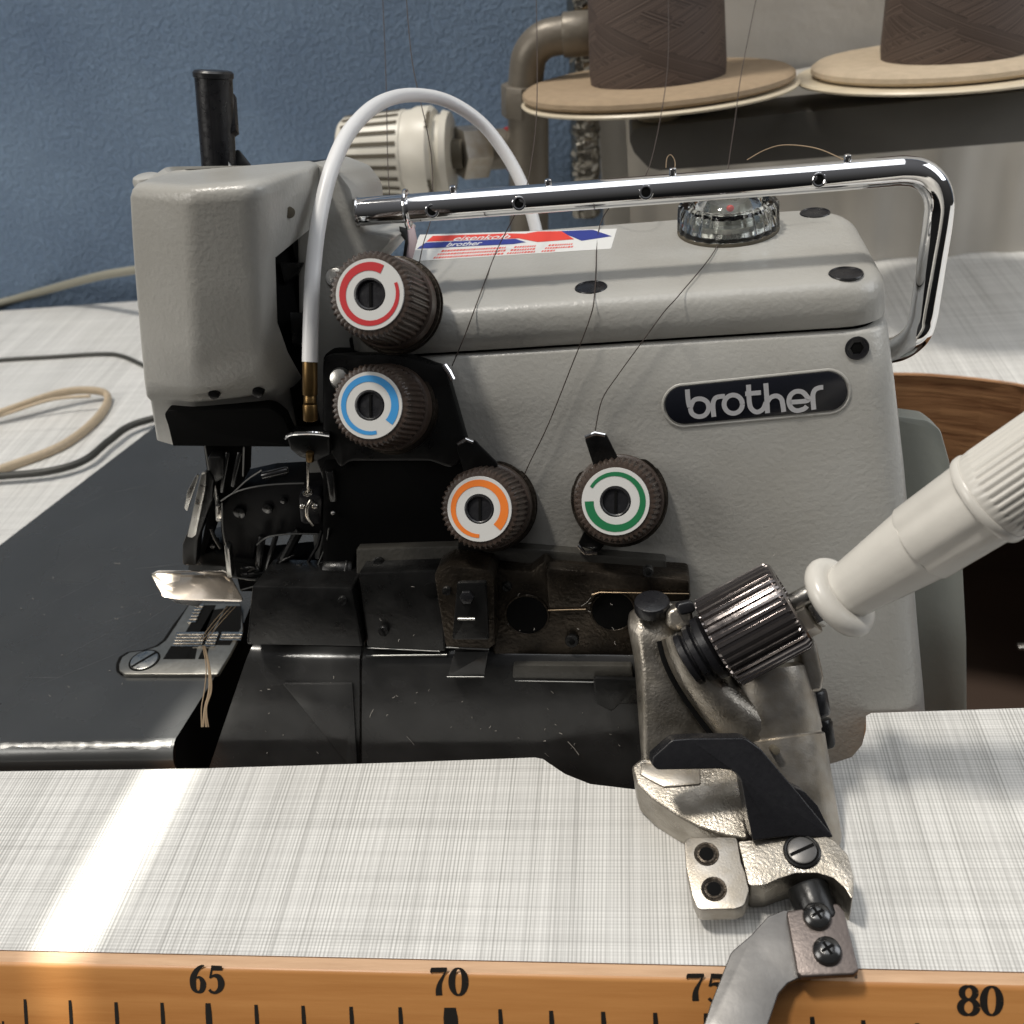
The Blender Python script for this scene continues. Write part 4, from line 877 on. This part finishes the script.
tube(bm, cm([P3(659, 641, 23.35), P3(663, 657, 23.3), P3(670, 674, 23.3), P3(681, 693, 23.35), P3(694, 712, 23.4), P3(714, 738, 23.45)], 5), .03, 8, flat=2.); link('joint_line', bm, M['void'], sb)
# barrel
b0, b1 = P3(765, 672, 24.1), P3(798, 850, 23.2); ax = b1-b0; LB = ax.length
bm = B(); lathe(bm, [(-.1, .9), (.0, 1.02), (LB*.35, 1.02), (LB*.36, .99), (LB*.375, .99), (LB*.385, 1.05), (LB*.95, .98), (LB, .9)], b0, ax, 56); link('barrel', bm, M['cast_smooth'], sb, ang=40)
bm = B(); p = P3(776, 751, 22.45); cyl(bm, p+VIEW*.3, p-VIEW*.02, .085, 16, .01); link('barrel_hole', bm, M['slot'], sb)
# rounded lobe of the casting under the black lever (horizontal faces seen from above)
NH = Vector((-.04, -.22, 1)).normalized()
def plh(name, px, c, d, th, m, bev=.06, r=.1, par=None, lab=None, seg=3):
    o = P3(*c, d); pts = [onp(x, y, o, NH) for x, y in px]
    if r: pts = rpoly(pts, r)
    bm = B(); prism(bm, pts, -NH*th, bev, seg); link(name, bm, m, par or sb, label=lab); return lambda x, y, h=0.: onp(x, y, o+NH*h, NH)
lbz = plh('lobe', [(631, 766), (642, 757), (742, 764), (749, 840), (726, 836), (700, 828), (676, 815), (652, 799), (636, 783)], (690, 800), 22.9, 1.25, M['cast'], .16, [.15, .15, .1, .1, .3, .5, .5, .5, .2], seg=4)
bm = B(); prism(bm, rpoly([lbz(x, y, .05) for x, y in [(641, 762), (700, 766), (701, 784), (664, 787), (650, 780), (640, 774)]], .08), -NH*.2, .03); link('lobe_flat', bm, M['cast_smooth'], sb)
# black L lever
pl('black_lever', [(653, 757), (672, 740), (690, 738.5), (745, 738), (761, 749), (800, 795), (835, 838), (820, 838), (796, 836), (775, 838), (753, 841), (747, 812), (741, 779), (732, 770), (715, 769), (657, 770), (652, 765)], [21.8]*6+[21.7]*7+[21.8]*4, .5, M['black'], .13, [.08, .2, .1, .25, .3, .1, .05, .1, .1, .1, .05, .1, .3, .25, .1, .12, .08], lab='black L shaped lever', seg=4)
bm = B(); plate3(bm, [(792, 786), (805, 792), (818, 806), (834, 838), (822, 832)], 22.1, .5, .08, .1); link('lever_web', bm, M['black'], sb)
# split clamp lug with slotted screw
lug = [(738, 841), (753, 840), (775, 836), (796, 832), (818, 833), (834, 840), (848, 855), (854, 878), (853, 902), (845, 888), (834, 878), (818, 873), (796, 873), (778, 879), (765, 885), (749, 886)]
lz = plh('clamp_lug', lug, (796, 858), 21.5, 1.45, M['cast'], .09, [.05, .1, .1, .3, .2, .2, .2, .2, .05, .2, .2, .2, .2, .1, .1, .1], seg=4)
p = lz(802, 851, .03); n_ = NH; bm = B(); cyl(bm, p-n_*.2, p+n_*.06, .30, 32, .04); ls = link('slotted_screw', bm, M['steel_foot'], sb)
bm = B(); torus(bm, p+n_*.0, n_, .34, .04, 32, 8); link('screw_seat', bm, M['black_metal'], sb)
_, u, w = frame(n_); r_ = Vector((Xc[0], Yc[0], Zc[0])); r_ = (r_-n_*r_.dot(n_)).normalized(); up_ = n_.cross(r_).normalized(); dd = (r_*.92+up_*.35).normalized(); ee = n_.cross(dd)
bm = B(); q = p+n_*.052; prism(bm, [q-dd*.27-ee*.035, q+dd*.27-ee*.035, q+dd*.27+ee*.035, q-dd*.27+ee*.035], n_*.016); link('screw_slot', bm, M['void'], ls)
# plate with two threaded holes
hz = plh('two_hole_plate', [(684, 841), (691, 837), (737, 837), (741, 862), (745, 872), (749, 890), (744, 906), (735, 909), (698, 910), (692, 896), (686, 868)], (715, 872), 21.6, .5, M['cast_smooth'], .045, [.1, .1, .1, .02, .05, .2, .15, .1, .15, .1, .1])
hp2 = [o for o in COL.objects if o.name.startswith('two_hole_plate')][0]
for x, y in ((706.5, 854), (714, 889)):
    p = hz(x, y, .002); n_ = NH
    bm = B(); lathe(bm, [(.004, .26), (.012, .25), (.006, .20), (-.02, .17), (-.05, .175), (-.08, .16), (-.11, .17), (-.14, .15), (-.2, .15)], p+n_*.0, n_, 28, caps=False); cyl(bm, p-n_*.25, p+n_*.006, .19, 24, .002); link('threaded_hole', bm, M['bronze'], hp2)
    bm = B(); cyl(bm, p+n_*.004, p+n_*.011, .15, 24, .001); link('hole_shadow', bm, M['void'], hp2)
# guide foot
p0, p1 = P3(806, 885, 21.5), P3(822, 925, 21.0); bm = B(); cyl(bm, p0, p1, .42, 28, .08); link('guide_post', bm, M['black_metal'], sb)
bm = B(); a_, b_ = P3(824, 960, 21.1), P3(830, 998, 21.1); cyl(bm, a_, b_, .45, 28, .12); link('lower_nut', bm, M['black'], sb)
cz = plh('cover_plate', [(786, 911), (838, 903), (844, 911), (859, 970), (854, 974), (802, 976.5), (797, 972)], (820, 940), 20.5, .16, M['brown_plate'], .035, [.08, .1, .1, .08, .05, .08, .05])
bp_ = [o for o in COL.objects if o.name.startswith('cover_plate')][0]
for x, y in ((817, 917), (827, 952)):
    p = cz(x, y, 0); n_ = NH
    bm = B(); lathe(bm, [(-.05, .27), (.04, .28), (.12, .26), (.18, .19), (.20, .08), (.20, .001)], p, n_, 32); s_ = link('cross_screw', bm, M['screw_dark'], bp_)
    _, u, w = frame(n_); bm = B()
    for th in (.5, .5+PI/2):
        d_ = u*math.cos(th)+w*math.sin(th); e_ = n_.cross(d_); q = p+n_*(.193+(.002 if th > 1 else 0)); prism(bm, [q-d_*.13-e_*.028, q+d_*.13-e_*.028, q+d_*.13+e_*.028, q-d_*.13+e_*.028], n_*.012)
    link('cross_slot', bm, M['void'], s_)
plh('guide_foot', [(786, 909), (768, 916), (752, 934), (731, 952), (722, 975), (711, 1003), (699, 1040), (692, 1075), (752, 1075), (762, 1040), (770, 1018), (778, 994), (788, 983), (799, 978), (812, 978), (812, 930)], (790, 945), 20.75, .12, M['steel_foot'], .03, [.1, .2, .2, .3, .3, .3, .1, .05, .05, .1, .2, .25, .2, .1, .05, .05], lab='curved bare steel guide foot reaching over the ruler')
bm = B(); tube(bm, [P3(856, 972, 20.5), P3(857, 1010, 20.6), P3(858, 1060, 20.7)], .03, 8); link('guide_wire', bm, M['steel'], sb)
# knurled knob, bellows and spindle
k0, k1 = P3(716.5, 643.5, 22.9), P3(792, 603, 22.5); ax = (k1-k0).normalized(); LK = (k1-k0).length
bm = B(); rib = lambda k, t: 1+(.0 if t < .06 or t > LK-.1 else (.03 if k % 6 < 3 else -.035))
lathe(bm, [(0, .86), (.03, .98), (.07, 1.0), (.09, 1.02), (LK-.14, 1.0), (LK-.11, .99), (LK-.04, .985), (LK, .93), (LK+.005, .72), (LK-.12, .66), (LK-.14, .2)], k0, ax, 216, rib)
link('knurled_knob', bm, M['knob_gun'], sb, ang=22)
bm = B(); lathe(bm, [(-.78, .5), (-.74, .62), (-.62, .62), (-.58, .52), (-.54, .52), (-.50, .66), (-.38, .66), (-.34, .55), (-.30, .55), (-.26, .72), (-.1, .74), (0, .6)], k0, ax, 40); link('bellows', bm, M['black'], sb, ang=50)
bm = B(); cyl(bm, k1, k1+ax*.9, .2, 20, .02); link('spindle', bm, M['steel'], sb)
n0, n1 = P3(800, 620, 22.7), P3(829, 606, 22.4); bm = B(); cyl(bm, n0+Vector((0, 0, .0)), n0+(n1-n0)*.45, .44, 6, .05); link('hex_nut', bm, M['cast_smooth'], sb)
bm = B(); cyl(bm, n0+(n1-n0)*.5, n0+(n1-n0)*.8, .36, 6, .04); cyl(bm, n0, n1+(n1-n0)*.4, .17, 18, .02); link('hex_nut', bm, M['steel'], sb)
# right hand pin holder
pl('pin_holder', [(796, 644), (806, 638), (817, 640), (820, 655), (825, 677), (823, 692), (809, 694), (803, 668)], 23.4, .7, M['cast_smooth'], .12, .15)
bm = B(); cyl(bm, P3(812, 690, 23.9), P3(817, 716, 23.9), .32, 24, .08); link('rubber_foot', bm, M['black'], sb)
bm = B(); cyl(bm, P3(820, 718, 24.3), P3(824, 748, 24.3), .27, 20, .1); link('rubber_foot', bm, M['black_metal'], sb)
# white handle
h0, h1 = P3(835, 600.5, 22.3), P3(985, 500.5, 20.0); ax = (h1-h0).normalized(); LH = (h1-h0).length
bm = B(); prof = []
for k in range(9):
    a = PI*k/8; prof.append((.0+.24-.24*math.cos(a), .70+.24*math.sin(a)))
lathe(bm, [(0, .3)]+prof+[(.48, .5)], h0-ax*.1, ax, 48); link('handle_collar', bm, M['white_plastic'], sb, ang=50, label='ivory collar of the handle')
def rAt(t): return .615+.0*t
LS = ((P3(921, 538, 21.0))-h0).length
bm = B(); lathe(bm, [(.2, .58), (.4, .60), (LS, .80), (LS+.02, .7)], h0, ax, 64, lambda k, t: 1+.012*(k % 16 < 8)); link('handle_body', bm, M['white_plastic'], sb, ang=30)
LR = LH
fl = lambda k, t: 1-.06*(.5+.5*math.cos(2*PI*k/16))**3
bm = B(); lathe(bm, [(LS-.02, .74), (LS-.01, .835), (LS+.04, .86), (LR-.04, .905), (LR, .91)], h0, ax, 96, fl); link('handle_sleeve', bm, M['white_plastic'], sb, ang=40)
bm = B(); lathe(bm, [(LR-.02, .88), (LR-.01, .95), (LR+.03, .97), (LR+.13, .97), (LR+.17, .95), (LR+.18, .9)], h0, ax, 96); link('handle_ring', bm, M['white_plastic'], sb, ang=40)
rb = lambda k, t: 1-(.045 if (k % 6) in (0, 1) and t > LR+.4 else (.01 if (k % 6) in (2, 5) and t > LR+.4 else 0))
bm = B(); lathe(bm, [(LR+.17, .93), (LR+.36, .945), (LR+.43, .945), (LR+5.5, .90), (LR+5.9, .8)], h0, ax, 240, rb); link('handle_grip', bm, M['white_plastic'], sb, ang=40, label='ribbed white grip end')
# ================================================================ THREADS
def surf(x, y):
    p = onz(x, y, ZT+.06); return p if p.y > 21.95 else fp(x, y, .16)
def thr(px, label, m=None, r=.013, grp='dark thread strands running from the cones'):
    pts = [P3(*q) if len(q) == 3 else surf(*q) for q in px]; bm = B(); tube(bm, cm(pts, 8), r, 6); t = tag(link('thread', bm, m or M['thread'], origin=pts[-1]), label, 'thread', grp); return t
thr([(760, -20, 34), (742, 70, 33), (735, 120, 31), (728, 170, 29), (727, 215, 27), (715, 250), (680, 294), (664, 312), (645, 338), (618, 375), (602, 400), (595, 432)], 'thread strand curving from the oil cap down to the green dial')
thr([(668, -20, 34), (668, 60, 33), (660, 120, 31), (646, 175, 26.6), (625, 190, 26), (600, 225), (595, 290), (590, 318), (570, 370), (548, 425), (530, 462), (522, 480)], 'thread strand ending at the orange dial')
thr([(536, -20, 34), (537, 100, 30), (530, 170, 27), (519, 206, 25.6), (497, 250), (478, 300), (465, 335), (452, 366)], 'thread strand passing over the sticker to the clip above the orange dial')
thr([(405, -20, 32), (412, 60, 30), (427, 130, 28), (432, 165, 27), (432, 212, 25.7), (423, 245, 24.9), (419, 265, 24.5)], 'thread strand dropping in front of the thermostat to the red dial')
thr([(382, -20, 33), (386, 80, 32), (388, 170, 30), (392, 215, 28)], 'faint thread strand hanging left of the thermostat markings')
thr([(747, 160, 26.3), (765, 150, 26.2), (785, 145, 26), (815, 148, 25.6), (840, 158, 25.2), (847, 163, 25.1)], 'pale thread looping over the chrome rail end', M['lint'], .014, None)
thr([(762, 196, 25.4), (785, 188, 25.3), (806, 178, 25.2), (819, 180, 25.1)], 'pale thread leading from the oil cap to the last eyelet', M['lint'], .012, None)
thr([(666, 168, 26.4), (667, 158, 26.4), (671, 155, 26.4), (675, 162, 26.4), (674, 174, 26.3)], 'small thread loop standing on the chrome rail', M['lint'], .012, None)
bm = B(); rr = random.Random(2); z9 = 29.
for k in range(6):
    ox = rr.uniform(-2, 2)
    a = [P3(204+ox*.6, 646, 28.1), P3(208+ox, 668, 27.9), P3(208+ox*2, 690, 27.6), P3(204+ox*1.4, 708, 27.3), P3(204+rr.uniform(-3, 5), 727, 27.2)]
    tube(bm, cm(a, 6), .016, 6)
for k in range(3):
    a = [P3(200+k*3, 640, 28.2), P3(215+k*4, 620, 28.), P3(228+k*4, 606, 27.8)]; tube(bm, cm(a, 6), .014, 6)
tag(link('thread_tail', bm, M['lint'], origin=onz(206, 650, .35)), 'bunch of loose brown thread ends hanging from the needle plate', 'thread')
rr = random.Random(21); bm = B()
for k in range(90):
    if k < 30: p = fp(rr.uniform(370, 620), rr.uniform(690, 765), 1.02)
    elif k < 50: p = fp(rr.uniform(370, 640), rr.uniform(580, 645), 1.12)
    elif k < 70: p = onz(rr.uniform(20, 170), rr.uniform(560, 720), ZP+.015)
    else: p = surf(rr.uniform(450, 860), rr.uniform(240, 600))-Vector((0, 0, .04)) if k < 74 else fp(rr.uniform(258, 352), rr.uniform(660, 760), .94)
    a = Vector((rr.uniform(-1, 1), rr.uniform(-.3, .3), rr.uniform(-1, 1))).normalized()*rr.uniform(.01, .05 if k % 9 else .25)
    b_ = Vector((rr.uniform(-.02, .02), 0, rr.uniform(-.02, .02)))
    tube(bm, [p-a, p+b_, p+a], rr.uniform(.004, .009), 5)
tag(link('lint', bm, M['dust'], origin=(0, 18, 0)), 'tiny lint specks and fibre scraps on the dark covers of the machine', 'lint', kind='stuff')
# ================================================================ LIGHT
def area(name, loc, target, sx, sy, power, col):
    l = bpy.data.lights.new(name, 'AREA'); l.shape = 'RECTANGLE'; l.size = sx*S; l.size_y = sy*S; l.energy = power; l.color = col
    o = bpy.data.objects.new(name, l); COL.objects.link(o); o.location = Vector(loc)*S
    o.rotation_euler = (Vector(target)-Vector(loc)).to_track_quat('-Z', 'Y').to_euler(); return o
area('window_light', (-75, -12, 52), (0, 22, 4), 40, 40, 3.0, (1, .96, .90))
area('top_fill', (5, 26, 85), (0, 26, 0), 70, 50, 1.9, (.96, .98, 1))  # added overhead fill, brightens the upward faces and steel reflections
area('side_fill', (62, 25, 45), (14, 46, 6), 40, 40, 1.8, (.93, .96, 1))  # added fill from the right, brightens the wall behind the cones
sl = bpy.data.lights.new('sunlight', 'SUN'); sl.energy = 2.2; sl.angle = math.radians(7); sl.color = (1, .94, .85)
so = bpy.data.objects.new('sunlight', sl); COL.objects.link(so); so.rotation_euler = Vector((.32, .02, -1)).to_track_quat('-Z', 'Y').to_euler()
def spot(name, loc, target, ang, power, blend, sx, along):
    l = bpy.data.lights.new(name, 'SPOT'); l.spot_size = math.radians(ang); l.spot_blend = blend; l.energy = power; l.color = (1, .96, .88); l.shadow_soft_size = .006
    o = bpy.data.objects.new(name, l); COL.objects.link(o)
    z = (Vector(loc)-Vector(target)).normalized(); y = Vector(along); y = (y-z*y.dot(z)).normalized(); x = y.cross(z)
    m = Matrix((x, y, z)).transposed().to_4x4() @ Matrix.Diagonal((sx, 1, 1, 1)); m.translation = Vector(loc)*S; o.matrix_world = m
tg = onz(122, 850)
spot('sun_patch_spot', tg+Vector((-13, 22, 60)), tg, 10, 55, .6, .10, (.12, 1, 0))  # added narrow spot that draws the bright streak on the table
tg = fp(322, 657, .95)
spot('sun_patch_spot', tg+Vector((-16, -30, 30)), tg, 2.6, 9., .3, .5, (0, 0, 1))  # added small spot for the bright patch on the side cover
w = bpy.data.worlds.new('World'); sc.world = w; w.use_nodes = True; nt = w.node_tree
bg = nt.nodes['Background']; bg.inputs['Strength'].default_value = .13
tc = nt.nodes.new('ShaderNodeTexCoord'); sx = nt.nodes.new('ShaderNodeSeparateXYZ'); r = nt.nodes.new('ShaderNodeValToRGB')
nt.links.new(tc.outputs['Generated'], sx.inputs[0]); mr = nt.nodes.new('ShaderNodeMapRange'); mr.inputs['From Min'].default_value = -1; mr.inputs['From Max'].default_value = 1
nt.links.new(sx.outputs['Z'], mr.inputs['Value']); nt.links.new(mr.outputs['Result'], r.inputs['Fac']); nt.links.new(r.outputs['Color'], bg.inputs['Color'])
e = r.color_ramp.elements; e[0].position = .3; e[0].color = (.05, .05, .05, 1); e[1].position = .95; e[1].color = (.95, .95, 1, 1)
q = r.color_ramp.elements.new(.55); q.color = (.35, .34, .33, 1)
# ================================================================ CAMERA
cd = bpy.data.cameras.new('camera'); co = bpy.data.objects.new('camera', cd); COL.objects.link(co); sc.camera = co
R_ = Vector((Xc[0], Yc[0], Zc[0])); U_ = -Vector((Xc[1], Yc[1], Zc[1])); K_ = -Vector((Xc[2], Yc[2], Zc[2]))
m = Matrix((R_, U_, K_)).transposed().to_4x4(); m.translation = CAM*S; co.matrix_world = m
cd.sensor_width = 36; cd.lens = F/1024*36; cd.clip_start = .01; cd.clip_end = 20
cd.dof.use_dof = True; cd.dof.focus_distance = .245; cd.dof.aperture_fstop = 26
sc.view_settings.view_transform = 'Standard'; sc.view_settings.look = 'None'; sc.view_settings.gamma = 1; sc.view_settings.exposure = -.04
sc.render.resolution_x = sc.render.resolution_y = 1024
